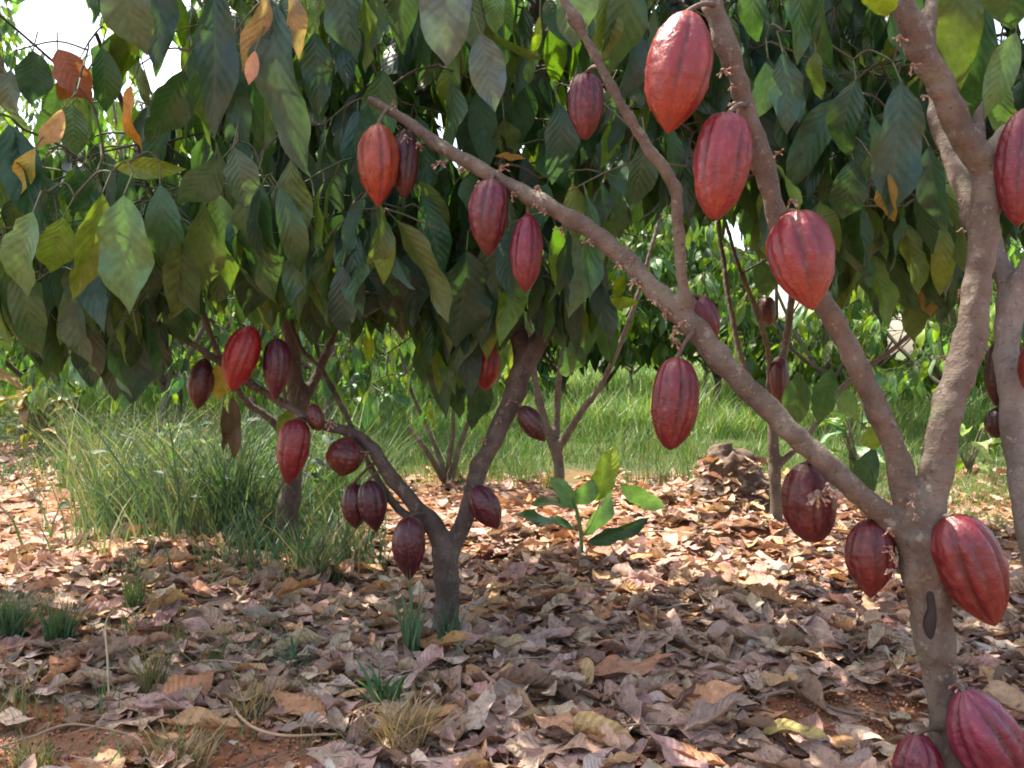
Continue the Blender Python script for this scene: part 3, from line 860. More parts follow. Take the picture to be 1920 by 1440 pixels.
for (px, d, hgt, rad, lab) in rows:
    b = on_ground(P(px, 700, d)); b.z = float(gh(b.x, b.y))
    t = Tree(b, lab + '', 'cacao trees of the row behind')
    top = b + Vector((rnd.uniform(-.2, .2), rnd.uniform(-.2, .2), hgt * 0.7))
    t.limb3([b - Vector((0, 0, .05)), b + Vector((0.03, 0, 0.35)), b + Vector((0.05, 0.05, 0.7)), top], [0.05, 0.04, 0.035, 0.015], 7)
    for k in range(4):
        a = k * 1.57 + rnd.random()
        e = b + Vector((math.cos(a) * rad * .7, math.sin(a) * rad * .7, hgt * rnd.uniform(.45, .7)))
        t.limb3([b + Vector((0.03, 0, 0.38 + .08 * k)), (b + e) / 2 + Vector((0, 0, .15)), e], [0.026, 0.02, 0.01], 6)
    t.finish_trunk(0)
    for k in range(int(120 * rad)):
        a, q = rnd.random() * 6.283, math.sqrt(rnd.random())
        zz = rnd.random()
        rr = rad * q * (0.75 + 0.5 * math.sin(math.pi * min(1, zz + .15)))
        z0 = 0.85 if 930 < px < 1900 and hgt > 2 else 0.5
        z = z0 + zz * (hgt - z0)
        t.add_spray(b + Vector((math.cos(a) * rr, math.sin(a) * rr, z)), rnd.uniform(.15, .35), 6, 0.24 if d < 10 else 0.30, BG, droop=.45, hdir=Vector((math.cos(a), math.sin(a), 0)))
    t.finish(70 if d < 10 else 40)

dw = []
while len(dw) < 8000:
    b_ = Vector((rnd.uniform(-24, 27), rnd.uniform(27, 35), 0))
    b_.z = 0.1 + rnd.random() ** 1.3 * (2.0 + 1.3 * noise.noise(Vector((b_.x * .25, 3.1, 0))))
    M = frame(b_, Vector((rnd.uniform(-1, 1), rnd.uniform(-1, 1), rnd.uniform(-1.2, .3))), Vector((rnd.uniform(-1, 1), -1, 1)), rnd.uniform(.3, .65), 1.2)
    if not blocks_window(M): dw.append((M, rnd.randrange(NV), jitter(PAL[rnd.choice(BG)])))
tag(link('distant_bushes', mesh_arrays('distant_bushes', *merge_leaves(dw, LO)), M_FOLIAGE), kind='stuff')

# tall feathery trees against the sky at the far left
for (px, d, hgt, lab) in ((10, 16.0, 7.2, 'tall feathery tree against the white sky at far left'), (175, 24.0, 7.5, 'far rounded tree under the bright sky at left')):
    b = on_ground(P(px, 700, d)); b.z = 0
    t = Tree(b, lab, 'tall trees beyond the orchard', name='tall_tree')
    t.limb3([b, b + Vector((0.1, 0, hgt * .5)), b + Vector((0, 0, hgt * .95))], [0.16, 0.1, 0.03], 7)
    t.finish_trunk(0)
    for k in range(260):
        zz = rnd.random() ** .8
        a = rnd.random() * 6.283
        rr = (0.35 + 1.9 * (1 - zz) ** .7) * math.sqrt(rnd.random())
        t.add_spray(b + Vector((math.cos(a) * rr, math.sin(a) * rr, 0.8 + zz * (hgt - 0.8))), .5, 6, 0.26, ['light', 'olive', 'yellowgreen', 'mid'], droop=.5)
    t.finish(0)


# ------------------------------------------------------------------ pods
PT = np.array([0, .03, .08, .16, .28, .42, .56, .7, .81, .89, .95, .985, 1.0])
PR = np.array([.14, .40, .60, .80, .95, 1.0, .97, .84, .65, .44, .25, .11, .02])


def make_pod(label, top, bot, wid, d, colour, tip=None, d2=None, hang=None, twist=0.0, ribs=1.0, group='cacao pods'):
    """top / bottom pixel of the husk, width in pixels, distance, own colour, tip colour; hang = the limb point (px, py, depth) it grows from"""
    a, b = P(*top, d), P(*bot, d2 if d2 else d)
    L = (b - a).length
    R = wid / 2 * d / F_PX
    nt, nr = 34, 60
    t = np.linspace(0, 1, nt + 1) ** 0.9
    ph = np.arange(nr) / nr * 2 * np.pi
    T, A = np.meshgrid(t, ph, indexing='ij')
    sd = rnd.random() * 10
    r = np.interp(T ** (0.86 + 0.34 * ((sd * 7.3) % 1)), PT, PR ** (0.72 + 0.5 * ((sd * 3.7) % 1))) * R * 0.96
    wob = A + 0.10 * np.sin(T * 4 + sd) + 0.05 * np.sin(3 * A + sd)
    fur = (0.5 + 0.5 * np.cos(5 * wob + twist * 9)) ** 14 * 0.95 + (0.5 + 0.5 * np.cos(5 * wob + twist * 9 + 2.5)) ** 16 * 0.45
    env = np.clip(np.sin(np.pi * np.clip(T, 0.02, .97)), 0, 1) ** 0.45 * (1.15 - 0.55 * T)
    r = r * (1 - 0.125 * ribs * fur * env)
    bend = 0.05 * L * (rnd.random() - .4)
    ax = (b - a).normalized()
    e1 = ax.orthogonal().normalized()
    view = (CAMP - a).normalized()
    e1 = (view - ax * view.dot(ax)).normalized()
    e2 = ax.cross(e1)
    lump = np.array([[noise.noise(Vector((math.cos(x) * 2.2, math.sin(x) * 2.2, y * 5 + sd))) for x in ph] for y in t])
    wart = np.array([[max(0, noise.noise(Vector((math.cos(x) * 7, math.sin(x) * 7, y * 13 + sd))) - .12) for x in ph] for y in t])
    r = r * (1 + 0.055 * lump + 0.075 * wart)
    ax_, e1_, e2_ = np.array(ax), np.array(e1), np.array(e2)
    V = np.array(a)[None, None] + ax_ * (T * L)[..., None] + e1_ * (r * np.cos(A))[..., None] + e2_ * (r * np.sin(A) + bend * np.sin(np.pi * T))[..., None]
    base = np.array(colour) * np.array((0.58, 0.31, 0.42))
    tp = np.array(tip if tip else [colour[0] * 1.15, colour[1] * 1.5, colour[2] * 0.8])
    tp = tp * np.array((0.58, 0.35, 0.36))
    g = np.clip((T - .45) / .55 + 0.35 * lump, 0, 1)[..., None]
    c = base * (1 - g) + tp * g
    c = c * (1 - 0.6 * np.clip(fur * env, 0, 1)[..., None])
    c = c * (1 + 0.25 * lump[..., None]) + np.array([.03, .018, .014]) * wart[..., None] * 3
    n = nr
    i = np.arange(nt)[:, None] * n
    j = np.arange(n)[None, :]
    Fc = np.stack([i + j, i + (j + 1) % n, i + n + (j + 1) % n, i + n + j], -1).reshape(-1, 4)[:, ::-1]
    root = thing('cacao_pod', a, label, 'cacao pod', group)
    link('husk', mesh_arrays('husk', V.reshape(-1, 3), Fc, None, np.clip(c, .004, 1).reshape(-1, 3)), M_POD, root)
    st = Tubes()
    h = P(*hang) if hang else a + Vector((0, 0.02, 0.05))
    m = (a + h) / 2 + Vector((0, 0, .006))
    w = min(0.0048, R * .2)
    st.add(*smooth_path([h, m, a, a + ax * L * 0.03], [w * 1.1, w * .8, w, w * 1.3], 3), 8, (0.10, 0.066, 0.048))
    st.build('stalk', M_TWIG, root)
    return root


RED, CRIM, MAR, PURP, DPUR = (0.30, 0.045, 0.035), (0.20, 0.024, 0.030), (0.12, 0.018, 0.022), (0.17, 0.035, 0.055), (0.085, 0.018, 0.032)
ORG = (0.36, 0.085, 0.025)
PODS = [
    ('large orange red cacao pod at the top of the near tree, pink shouldered', (1290, 22), (1252, 250), 128, 1.47, (0.34, 0.055, 0.045), (0.36, 0.07, 0.025), None, (1338, 8, 1.5)),
    ('rosy red pod just below the large orange red one, warty middle', (1366, 213), (1338, 412), 110, 1.47, (0.30, 0.042, 0.05), (0.33, 0.07, 0.05), None, (1398, 196, 1.51)),
    ('deeply furrowed rosy red pod covering the upright limb, tipped towards the viewer', (1492, 398), (1524, 582), 126, 1.47, (0.29, 0.042, 0.042), (0.33, 0.085, 0.045), 1.43, (1468, 405, 1.53)),
    ('lone dark crimson pod hanging straight below the long diagonal limb', (1270, 671), (1256, 844), 92, 1.66, (0.19, 0.02, 0.034), (0.17, 0.018, 0.022), None, (1300, 622, 1.68)),
    ('small purple pod peeking out above the diagonal limb', (1308, 556), (1338, 645), 56, 1.80, PURP, None, None, (1290, 560, 1.73)),
    ('dark maroon pod under the diagonal limb with withered flowers on it', (1512, 868), (1527, 1018), 104, 1.72, MAR, (0.14, 0.018, 0.02), None, (1545, 870, 1.63)),
    ('dull dark red pod hanging left of the trunk below the fork', (1634, 972), (1632, 1122), 94, 1.62, (0.16, 0.024, 0.026), (0.16, 0.022, 0.02), None, (1690, 990, 1.6)),
    ('big slanting red brown pod with orange flank, right of the trunk', (1778, 968), (1866, 1174), 128, 1.56, (0.21, 0.034, 0.036), (0.235, 0.042, 0.026), 1.55, (1752, 985, 1.58)),
    ('large purple pink pod low on the trunk, right side near the ground', (1806, 1294), (1896, 1480), 134, 1.52, (0.24, 0.045, 0.085), (0.20, 0.035, 0.06), None, (1785, 1290, 1.57)),
    ('magenta pod at the foot of the trunk, left side, mostly cut off below', (1720, 1376), (1722, 1530), 96, 1.54, (0.17, 0.02, 0.045), (0.15, 0.02, 0.035), None, (1768, 1370, 1.57)),
    ('purple red pod at the upper right edge under the side branch', (1918, 208), (1908, 424), 82, 1.58, (0.22, 0.03, 0.05), (0.22, 0.03, 0.04), None, (1915, 240, 1.63)),
    ('bright red pod barely showing at the right edge behind the pale trunk', (1945, 640), (1940, 745), 60, 2.1, (0.30, 0.03, 0.03), None, None, (1925, 620, 2.19)),
    ('dark brown pod tucked behind the pale trunk at right', (1872, 640), (1868, 762), 46, 2.28, (0.09, 0.03, 0.025), None, None, (1888, 640, 2.2)),
    ('orange pod with yellowish ribs near the tip of the diagonal limb', (710, 232), (709, 388), 82, 2.0, (0.38, 0.10, 0.025), (0.34, 0.05, 0.022), None, (728, 205, 2.04)),
    ('dark purple pod half hidden behind the orange one', (762, 244), (758, 372), 58, 2.06, DPUR, None, None, (762, 230, 2.03)),
    ('dusky purple pod under the diagonal limb, left of its pinker neighbour', (922, 336), (916, 480), 78, 1.90, (0.17, 0.035, 0.055), (0.14, 0.03, 0.025), None, (930, 335, 1.93)),
    ('pink purple pod under the diagonal limb, right of its dusky neighbour', (990, 402), (986, 548), 64, 1.9, (0.26, 0.035, 0.07), (0.20, 0.04, 0.045), None, (990, 368, 1.9)),
    ('dim purple pod high in the shade beside the thin rising branch', (1098, 138), (1097, 262), 70, 1.8, (0.15, 0.03, 0.05), None, None, (1125, 125, 1.69)),
    ('bright scarlet pod on the low limb above the tall grass', (472, 612), (434, 734), 68, 2.36, (0.38, 0.03, 0.028), (0.36, 0.04, 0.03), None, (430, 690, 2.45)),
    ('dark purple pod beside the bright scarlet one', (520, 634), (516, 750), 58, 2.40, (0.10, 0.022, 0.045), None, None, (535, 755, 2.46)),
    ('dull red pod hanging low under the end of the left limb', (556, 786), (540, 908), 64, 2.40, (0.27, 0.032, 0.03), (0.24, 0.03, 0.026), None, (580, 790, 2.45)),
    ('red pod with yellow leaf behind, half hidden by the dark trunk', (915, 636), (910, 732), 52, 2.62, (0.30, 0.025, 0.025), None, None, (950, 620, 2.6)),
    ('brown shrivelled pod on the right side of the dark forked trunk', (976, 762), (1022, 828), 46, 2.44, (0.10, 0.042, 0.03), (0.08, 0.03, 0.022), None, (962, 752, 2.48)),
    ('round red brown pod below the left limb, split husk', (655, 818), (640, 894), 74, 2.42, (0.13, 0.028, 0.024), (0.2, 0.07, 0.02), None, (660, 812, 2.46)),
    ('dark purple pod hanging over the grass left of the fork, paired', (692, 900), (706, 998), 58, 2.46, DPUR, None, None, (722, 880, 2.46)),
    ('dull maroon pod left of its dark purple pair over the grass', (664, 905), (668, 992), 50, 2.5, (0.11, 0.025, 0.03), None, None, (712, 862, 2.46)),
    ('dark purple pod against the left side of the middle trunk', (770, 968), (768, 1088), 66, 2.38, (0.11, 0.02, 0.032), (0.09, 0.018, 0.025), None, (795, 965, 2.44)),
    ('dark purple pod sticking out right of the middle trunk fork', (888, 912), (934, 992), 60, 2.38, (0.11, 0.022, 0.036), None, None, (882, 920, 2.44)),
    ('dark brown pod at the left end of the low limb by the yellow leaf', (385, 672), (370, 768), 50, 2.5, (0.08, 0.026, 0.024), None, None, (395, 668, 2.46)),
    ('slim reddish young pod on the straight slender stem', (1462, 668), (1460, 768), 38, 3.62, (0.15, 0.045, 0.04), None, None, (1472, 650, 3.68)),
    ('small brown pod hanging in front of the sunlit foliage', (1438, 556), (1442, 612), 32, 3.5, (0.12, 0.05, 0.03), None, None, (1420, 570, 3.55)),
    ('dried crumpled brown pod dangling left of the pale trunk', (1872, 764), (1868, 822), 50, 2.3, (0.085, 0.035, 0.022), None, None, (1892, 740, 2.2)),
    ('small knobbly red brown pod sitting on top of the left limb', (585, 758), (600, 808), 34, 2.42, (0.14, 0.045, 0.035), None, None, (600, 797, 2.46)),
]
for i, (lab, top, bot, w, d, c, tip, d2, hang) in enumerate(PODS):
    make_pod(lab, top, bot, w, d, c, tip, d2, hang, twist=(i * 0.37) % 1, ribs=1.7 if i in (2, 7, 8, 3) else 1.0)


# ------------------------------------------------------------------ flowers and knobs on the limbs
def flower_mesh(seed):
    r = random.Random(seed)
    tb = Tubes()
    for k in range(r.randint(4, 7)):
        a = r.random() * 6.28
        dv = Vector((math.cos(a) * .6, math.sin(a) * .6, r.uniform(-1, .1))).normalized()
        l = r.uniform(.008, .020)
        e = dv * l
        c = r.choice([(0.42, 0.26, 0.20), (0.5, 0.36, 0.28), (0.30, 0.14, 0.11), (0.34, 0.2, 0.12)])
        tb.add([Vector((0, 0, 0)), e * .6, e], [0.0012, 0.0009, 0.001], 4, c, cap=False)
        z = r.uniform(.0016, .0034)
        tb.add([e - dv * z, e - dv * z * .4, e + dv * z * .6, e + dv * z * 1.5], [0.0006, z * .75, z * .8, 0.0004], 6, c)
    tb.add([Vector((0, 0, -.004)), Vector((0, 0, 0.0)), Vector((0, 0, .004))], [0.003, 0.0065, 0.003], 6, (0.2, 0.13, 0.1))
    return mesh_arrays('flower', tb.V, tb.F, None, tb.C)


FLOWER = [flower_mesh(i) for i in range(6)]
for me in FLOWER: me.materials.append(M_FLOWER)


def flower_at(tree, px, py, d, s=1.0):
    o = bpy.data.objects.new('flower_cluster', rnd.choice(FLOWER))
    COL.objects.link(o)
    o.parent = tree.o
    o.location = P(px, py, d) - tree.base
    o.rotation_euler = (rnd.uniform(-.4, .4), rnd.uniform(-.4, .4), rnd.random() * 6.28)
    o.scale = (s, s, s)


def along(tree, pts, n, off, s):
    for i in range(n):
        t = (i + rnd.random()) / n * (len(pts) - 1)
        k = min(int(t), len(pts) - 2)
        f = t - k
        a, b = pts[k], pts[k + 1]
        flower_at(tree, a[0] + (b[0] - a[0]) * f + rnd.uniform(*off[0]), a[1] + (b[1] - a[1]) * f + rnd.uniform(*off[1]), a[2] + (b[2] - a[2]) * f - 0.012, s * rnd.uniform(.7, 1.25))


along(t1, [(1290, 605, 1.69), (1225, 545, 1.73), (1150, 470, 1.78), (1060, 408, 1.83), (950, 350, 1.90), (830, 282, 1.97), (740, 225, 2.02)], 17, ((-8, 4), (2, 22)), 0.9)
along(t1, [(1225, 538, 1.74), (1060, 396, 1.84), (830, 268, 1.98), (700, 185, 2.05)], 4, ((0, 12), (-18, -8)), 0.9)
along(t1, [(1378, 120, 1.5), (1398, 190, 1.5), (1430, 300, 1.52)], 4, ((-26, -14), (0, 10)), .8)
along(t1, [(1400, 150, 1.5), (1440, 290, 1.52), (1470, 400, 1.53)], 2, ((14, 24), (0, 10)), .9)
along(t1, [(1775, 200, 1.58), (1728, 90, 1.56), (1690, 20, 1.55)], 3, ((-34, -26), (0, 10)), .8)
along(t1, [(1838, 290, 1.6), (1838, 500, 1.6), (1800, 700, 1.58)], 4, ((-38, -30), (0, 10)), .6)
along(t1, [(1560, 905, 1.58), (1525, 905, 1.6)], 6, ((-10, 10), (0, 30)), 1.3)
along(t1, [(1672, 990, 1.57), (1680, 1080, 1.57)], 5, ((-8, 0), (0, 10)), .8)
along(t1, [(1790, 1230, 1.57), (1812, 1300, 1.55)], 3, ((-8, 14), (0, 10)), 1.2)
along(t1, [(1290, 590, 1.69), (1270, 640, 1.68)], 4, ((-20, 0), (0, 10)), 1.0)
along(t1, [(1710, 900, 1.58), (1720, 980, 1.57)], 3, ((-6, 6), (0, 10)), .5)
along(t2, [(940, 820, 2.42), (960, 740, 2.45), (890, 900, 2.42)], 3, ((-20, 20), (0, 10)), 1.0)
along(t2, [(700, 840, 2.42), (600, 790, 2.42), (450, 700, 2.42)], 5, ((-10, 10), (-14, 14)), 1.1)

# the old wound on the near trunk
sc = Tubes()
sc.add(*smooth_path([P(1740, 1080, 1.585), P(1744, 1110, 1.582), P(1748, 1140, 1.5825), P(1744, 1175, 1.582), P(1751, 1218, 1.586)], [0.003, 0.0105, 0.0125, 0.0115, 0.003], 5), 12, (0.020, 0.015, 0.014))
sc.build('bark_scar', M_TWIG, t1.o)

# ------------------------------------------------------------------ grass
def blades(n, X, Y, H, Wd, lean, colour, segs=2, base_z=None):
    """arrays of blade bases and heights -> triangles with vertex colours"""
    a = rng.random(n) * 6.283
    la = rng.random(n) * 6.283
    ln = lean * (0.3 + rng.random(n)) * H
    Z0 = gh(X, Y) if base_z is None else base_z
    Vs, lev = [], []
    for k in range(segs + 1):
        t = k / segs
        cx = X + np.cos(la) * ln * t ** 1.8
        cy = Y + np.sin(la) * ln * t ** 1.8
        cz = Z0 - 0.01 + H * (t - 0.22 * lean * t * t)
        w = Wd * (1 - t) ** .7 * 0.5
        if k < segs:
            Vs.append(np.stack([cx - np.cos(a) * w, cy - np.sin(a) * w, cz], 1))
            Vs.append(np.stack([cx + np.cos(a) * w, cy + np.sin(a) * w, cz], 1))
        else:
            Vs.append(np.stack([cx, cy, cz], 1))
    m = 2 * segs + 1
    V = np.stack(Vs, 1).reshape(-1, 3)
    f = []
    for k in range(segs - 1):
        f += [(2 * k, 2 * k + 1, 2 * k + 3), (2 * k, 2 * k + 3, 2 * k + 2)]
    f.append((2 * segs - 2, 2 * segs - 1, 2 * segs))
    Fc = (np.arange(n)[:, None, None] * m + np.array(f)[None]).reshape(-1, 3)
    C = np.repeat(colour, m, 0)
    return V, Fc, C


def pick_cols(n, cols, w=None):
    c = np.array(cols)[rng.choice(len(cols), n, p=w)]
    return c * (0.75 + 0.5 * rng.random((n, 1)))


def clumpy(n, x0, x1, y0, y1, thr, scale=1.3):
    X, Y = rng.uniform(x0, x1, n), rng.uniform(y0, y1, n)
    k = np.array([noise.noise(Vector((x * scale, y * scale, 4.2))) for x, y in zip(X, Y)])
    keep = k > thr
    return X[keep], Y[keep], k[keep]


GCOL = [(0.080, 0.155, 0.040), (0.105, 0.18, 0.05), (0.06, 0.12, 0.04), (0.18, 0.20, 0.07), (0.25, 0.21, 0.11)]
# the sunlit turf behind the orchard floor
X, Y, k = clumpy(75000, -5.0, 7.0, 4.7, 14.0, -0.28)
px = 960 + X / Y * F_PX
keep = (px > 560) & ((Y > 5.2) | (px > 1150)) & (Y + 0.7 * k > 4.95)
X, Y, k = X[keep], Y[keep], k[keep]
V, Fc, C = blades(len(X), X, Y, rng.uniform(.10, .26, len(X)) * (1 + k), rng.uniform(.004, .008, len(X)) * (Y / 6), .6, pick_cols(len(X), GCOL, [.34, .3, .16, .14, .06]))
tag(link('grass', mesh_arrays('grass', V, Fc, None, C, smooth=False), M_GRASS), kind='stuff')
nf = 44000
Y = 8.0 + 24.0 * rng.random(nf) ** 1.6; px = rng.uniform(-80, 2000, nf); px = np.where((px < 640) & (Y < 11), px + 1000, px); X = (px - 960) / F_PX * Y
k = np.array([noise.noise(Vector((x * .9, y * .9, 2.2))) for x, y in zip(X, Y)])
V, Fc, C = blades(nf, X, Y, rng.uniform(.2, .52, nf) * (1 + .8 * k) * np.where(Y > 14, 1.35, 1), rng.uniform(.008, .016, nf) * np.clip(Y / 9, 1, 3), .6, 1.35 * pick_cols(nf, GCOL, [.3, .36, .1, .16, .08]))  # far blades coloured paler, distance haze put into the colour
tag(link('tall_grass', mesh_arrays('tall_grass', V, Fc, None, C, smooth=False), M_GRASS), kind='stuff')
# rough turf at the far left, and to the right of the near trunk
X, Y, k = clumpy(20000, -5.2, -0.8, 4.3, 10.0, -0.1, 1.8)
px = 960 + X / Y * F_PX
keep = (px > 190) | (Y > 8.2)
X, Y, k = X[keep], Y[keep], k[keep]
V, Fc, C = blades(len(X), X, Y, rng.uniform(.06, .20, len(X)) * (1 + k), rng.uniform(.004, .007, len(X)), .7, pick_cols(len(X), GCOL, [.3, .2, .3, .1, .1]))
tag(link('rough_grass', mesh_arrays('rough_grass', V, Fc, None, C, smooth=False), M_GRASS), kind='stuff')
X, Y, k = clumpy(9000, 1.7, 3.6, 3.7, 5.4, -0.3, 2.0)
V, Fc, C = blades(len(X), X, Y, rng.uniform(.06, .16, len(X)), rng.uniform(.003, .005, len(X)), .8, pick_cols(len(X), GCOL, [.3, .24, .16, .2, .1]))
tag(link('rough_grass', mesh_arrays('rough_grass', V, Fc, None, C, smooth=False), M_GRASS), kind='stuff')
# the tall dark grass under the left canopy
cx, cd, ch, cr = [], [], [], []
for q_ in range(95):                                           # it grows in clumps
    if q_ < 68: cx.append(rnd.gauss(440, 120)); cd.append(3.55 + 1.9 * rnd.random() ** 1.2); ch.append(rnd.uniform(.22, .68)); cr.append(rnd.uniform(.03, .16))
    elif q_ < 82: cx.append(rnd.uniform(150, 720)); cd.append(rnd.uniform(2.95, 3.6)); ch.append(rnd.uniform(.08, .30)); cr.append(rnd.uniform(.03, .12))
    else: cx.append(rnd.uniform(0, 300)); cd.append(rnd.uniform(4.4, 7.0)); ch.append(rnd.uniform(.10, .35)); cr.append(rnd.uniform(.05, .25))
n = 8000
ci = rng.integers(0, 95, n)
cx, cd, ch, cr = (np.array(q)[ci] for q in (cx, cd, ch, cr))
X = (cx - 960) / F_PX * cd + rng.normal(0, 1, n) * cr
Y = cd + rng.normal(0, 1, n) * cr
keep = X < -0.50 * Y / 3.5
X, Y, ch, ci = X[keep], Y[keep], ch[keep], ci[keep]
tone = np.array([(0.065, 0.125, 0.060), (0.09, 0.15, 0.06), (0.05, 0.10, 0.052), (0.13, 0.17, 0.085), (0.075, 0.13, 0.08)])[ci % 5]
dry = rng.random(len(X)) < np.where(ci % 7 == 0, .4, .09)
tone = np.where(dry[:, None], np.array((0.26, 0.22, 0.13)), tone) * rng.uniform(.65, 1.35, (len(X), 1))
V, Fc, C = blades(len(X), X, Y, ch * rng.uniform(.3, 1.15, len(X)), rng.uniform(.004, .013, len(X)), .6, tone, 3)
tag(link('tall_grass', mesh_arrays('tall_grass', V, Fc, None, C, smooth=False), M_GRASS), kind='stuff')
# small leaves of the weeds that grow through it
wr = []
for _ in range(420):
    d_ = rnd.uniform(3.5, 5.2); x_ = (rnd.gauss(430, 140) - 960) / F_PX * d_
    if x_ > -0.52 * d_ / 3.5: continue
    z_ = float(gh(x_, d_)) + rnd.uniform(.03, .42)
    a_ = rnd.random() * 6.283
    wr.append((frame(Vector((x_, d_, z_)), Vector((math.cos(a_), math.sin(a_), rnd.uniform(-.6, .8))), Vector((rnd.uniform(-.4, .4), rnd.uniform(-.6, .2), 1)), rnd.uniform(.04, .12), .8), rnd.randrange(NV), jitter(PAL[rnd.choice(['mid', 'dark', 'olive', 'dark'])])))
tag(link('weeds', mesh_arrays('weeds', *merge_leaves(wr, LO)), M_FOLIAGE), kind='stuff')


ns = 110                                                       # sparse sprouts in the left foreground litter
cc = [(rnd.uniform(-20, 900), rnd.uniform(1040, 1440)) for _ in range(ns)]
XX, YY, HH, TT = [], [], [], []
for (a_, b_) in cc:
    g = G(a_, b_)
    if bool(a_ > 500 and rnd.random() < .5): continue
    for _ in range(rnd.randint(5, 16)):
        XX.append(g.x + rnd.gauss(0, .03)); YY.append(g.y + rnd.gauss(0, .03)); HH.append(rnd.uniform(.04, .12)); TT.append(rnd.choice([(0.09, 0.16, 0.05), (0.12, 0.16, 0.06), (0.10, 0.15, 0.07), (0.26, 0.22, 0.10), (0.36, 0.27, 0.14)]))
V, Fc, C = blades(len(XX), np.array(XX), np.array(YY), np.array(HH), rng.uniform(.003, .007, len(XX)), .8, np.array(TT), 3)
tag(link('grass_sprouts', mesh_arrays('grass_sprouts', V, Fc, None, C, smooth=False), M_GRASS), kind='stuff')


def tuft(px, py, wpx, hpx, n, cols, label, lean=.6, bw=.006, group='grass tufts among the fallen leaves', name='grass_tuft', cat='grass tuft'):
    g = on_ground(G(px, py))
    d = g.y
    r = wpx / 2 * d / F_PX
    a, q = rng.random(n) * 6.283, np.sqrt(rng.random(n)) * r * .7
    V, Fc, C = blades(n, g.x + np.cos(a) * q, g.y + np.sin(a) * q, hpx * d / F_PX * rng.uniform(.4, 1.1, n), bw * rng.uniform(.6, 1.2, n), lean, pick_cols(n, cols), 3)
    o = link(name, mesh_arrays(name, V - np.array(g), Fc, None, C, smooth=False), M_GRASS)
    o.location = g
    return tag(o, label, cat, group)


GR = [(0.06, 0.12, 0.045), (0.075, 0.135, 0.05), (0.05, 0.10, 0.05), (0.10, 0.13, 0.05)]
DRY = [(0.38, 0.26, 0.14), (0.30, 0.20, 0.11), (0.42, 0.27, 0.15), (0.22, 0.17, 0.08)]
tuft(110, 1215, 64, 120, 130, GR, 'upright green grass tuft in the litter at far left', lean=.35, bw=.007)
tuft(10, 1200, 110, 130, 420, [(0.06, 0.11, 0.055), (0.09, 0.13, 0.06)], 'dense fine green grass clump at the left edge of the litter', bw=.004)
tuft(252, 1150, 44, 95, 80, [(0.09, 0.13, 0.04), (0.07, 0.12, 0.04)], 'thin olive grass tuft below the tall grass', lean=.3)
tuft(772, 1240, 50, 185, 26, [(0.085, 0.14, 0.075), (0.10, 0.15, 0.08)], 'few tall pale green blades just left of the middle trunk', lean=.3, bw=.014)
tuft(840, 1222, 50, 110, 34, [(0.055, 0.10, 0.055), (0.065, 0.115, 0.06)], 'dark green blades in front of the middle trunk foot', lean=.35, bw=.014)
tuft(718, 1330, 74, 110, 26, [(0.045, 0.12, 0.045), (0.055, 0.13, 0.05)], 'broad bright green blades low in the centre litter', lean=.6, bw=.02)
tuft(555, 1255, 70, 85, 44, [(0.06, 0.12, 0.06), (0.08, 0.13, 0.07)], 'small arching green tuft beside a dark hollow in the litter', lean=1.0, bw=.008)
tuft(430, 1245, 150, 75, 190, [(0.10, 0.13, 0.05), (0.14, 0.14, 0.07), (0.22, 0.18, 0.09)], 'low olive grass patch left of the middle trunk', lean=1.1, bw=.005)
tuft(285, 1310, 60, 130, 90, [(0.14, 0.13, 0.05), (0.12, 0.12, 0.05), (0.24, 0.18, 0.09)], 'yellowing thin tuft in the lower left litter', lean=.4, bw=.005)
tuft(760, 1405, 130, 130, 330, DRY, 'dry straw coloured tuft at the bottom centre', lean=.8, bw=.005)
tuft(330, 1437, 170, 80, 300, DRY + GR[-1:], 'dry straw tuft at the bottom left corner of the litter', lean=.9, bw=.005)
tuft(480, 1340, 130, 120, 110, DRY, 'pale dry grass stalks between the lower left tufts', lean=.7, bw=.004)
tuft(1610, 1245, 54, 40, 80, [(0.09, 0.15, 0.03)], 'tiny green weed in the litter left of the near trunk', lean=1.2, bw=.008)
tuft(1420, 1290, 50, 40, 50, [(0.08, 0.11, 0.04)], 'tiny olive weed sprig in the centre right litter', lean=1.2, bw=.007)
tuft(60, 1440, 110, 80, 130, GR + DRY, 'short mixed green and dry tuft on the bare red soil corner', lean=.6, bw=.005)

# long dry bent stalks
def stalk(pts, w, col, label):
    v = []
    for (x, y, lift) in pts:
        g = on_ground(G(x, y)); v.append(g + Vector((0, 0, lift)))
    tb = Tubes()
    tb.add(*smooth_path(v, [w, w, w * .9] + [w * .7] * (len(v) - 3), 6), 6, col)
    o = tb.build('dry_stalk', M_TWIG)
    return tag(o, label, 'dry stalk', 'dry stalks on the ground')


stalk([(415, 1290, .01), (455, 1375, .03), (520, 1405, .03), (620, 1395, .02), (700, 1385, .01)], .0035, (0.40, 0.25, 0.15), 'long pale dry stalk curving over the litter at lower left')
stalk([(205, 1340, .0), (203, 1290, .06), (200, 1240, .10), (225, 1218, .11), (262, 1200, .06)], .0028, (0.33, 0.25, 0.15), 'thin bent straw standing up in the lower left')
stalk([(0, 1420, .02), (60, 1400, .02), (140, 1385, .03), (260, 1390, .01)], .003, (0.30, 0.2, 0.12), 'dry stalk lying along the red soil corner')
stalk([(640, 1360, .01), (700, 1345, .03), (760, 1360, .03), (830, 1330, .01)], .003, (0.36, 0.23, 0.13), 'dry stalk lying beside the straw tuft')
stalk([(1390, 1330, .01), (1480, 1312, .02), (1560, 1340, .015), (1640, 1350, .005)], .0045, (0.22, 0.15, 0.11), 'crooked grey brown twig lying in the right litter')
stalk([(770, 1400, .02), (800, 1420, .03), (860, 1436, .02)], .004, (0.07, 0.045, 0.03), 'short dark twig lying at the bottom centre')

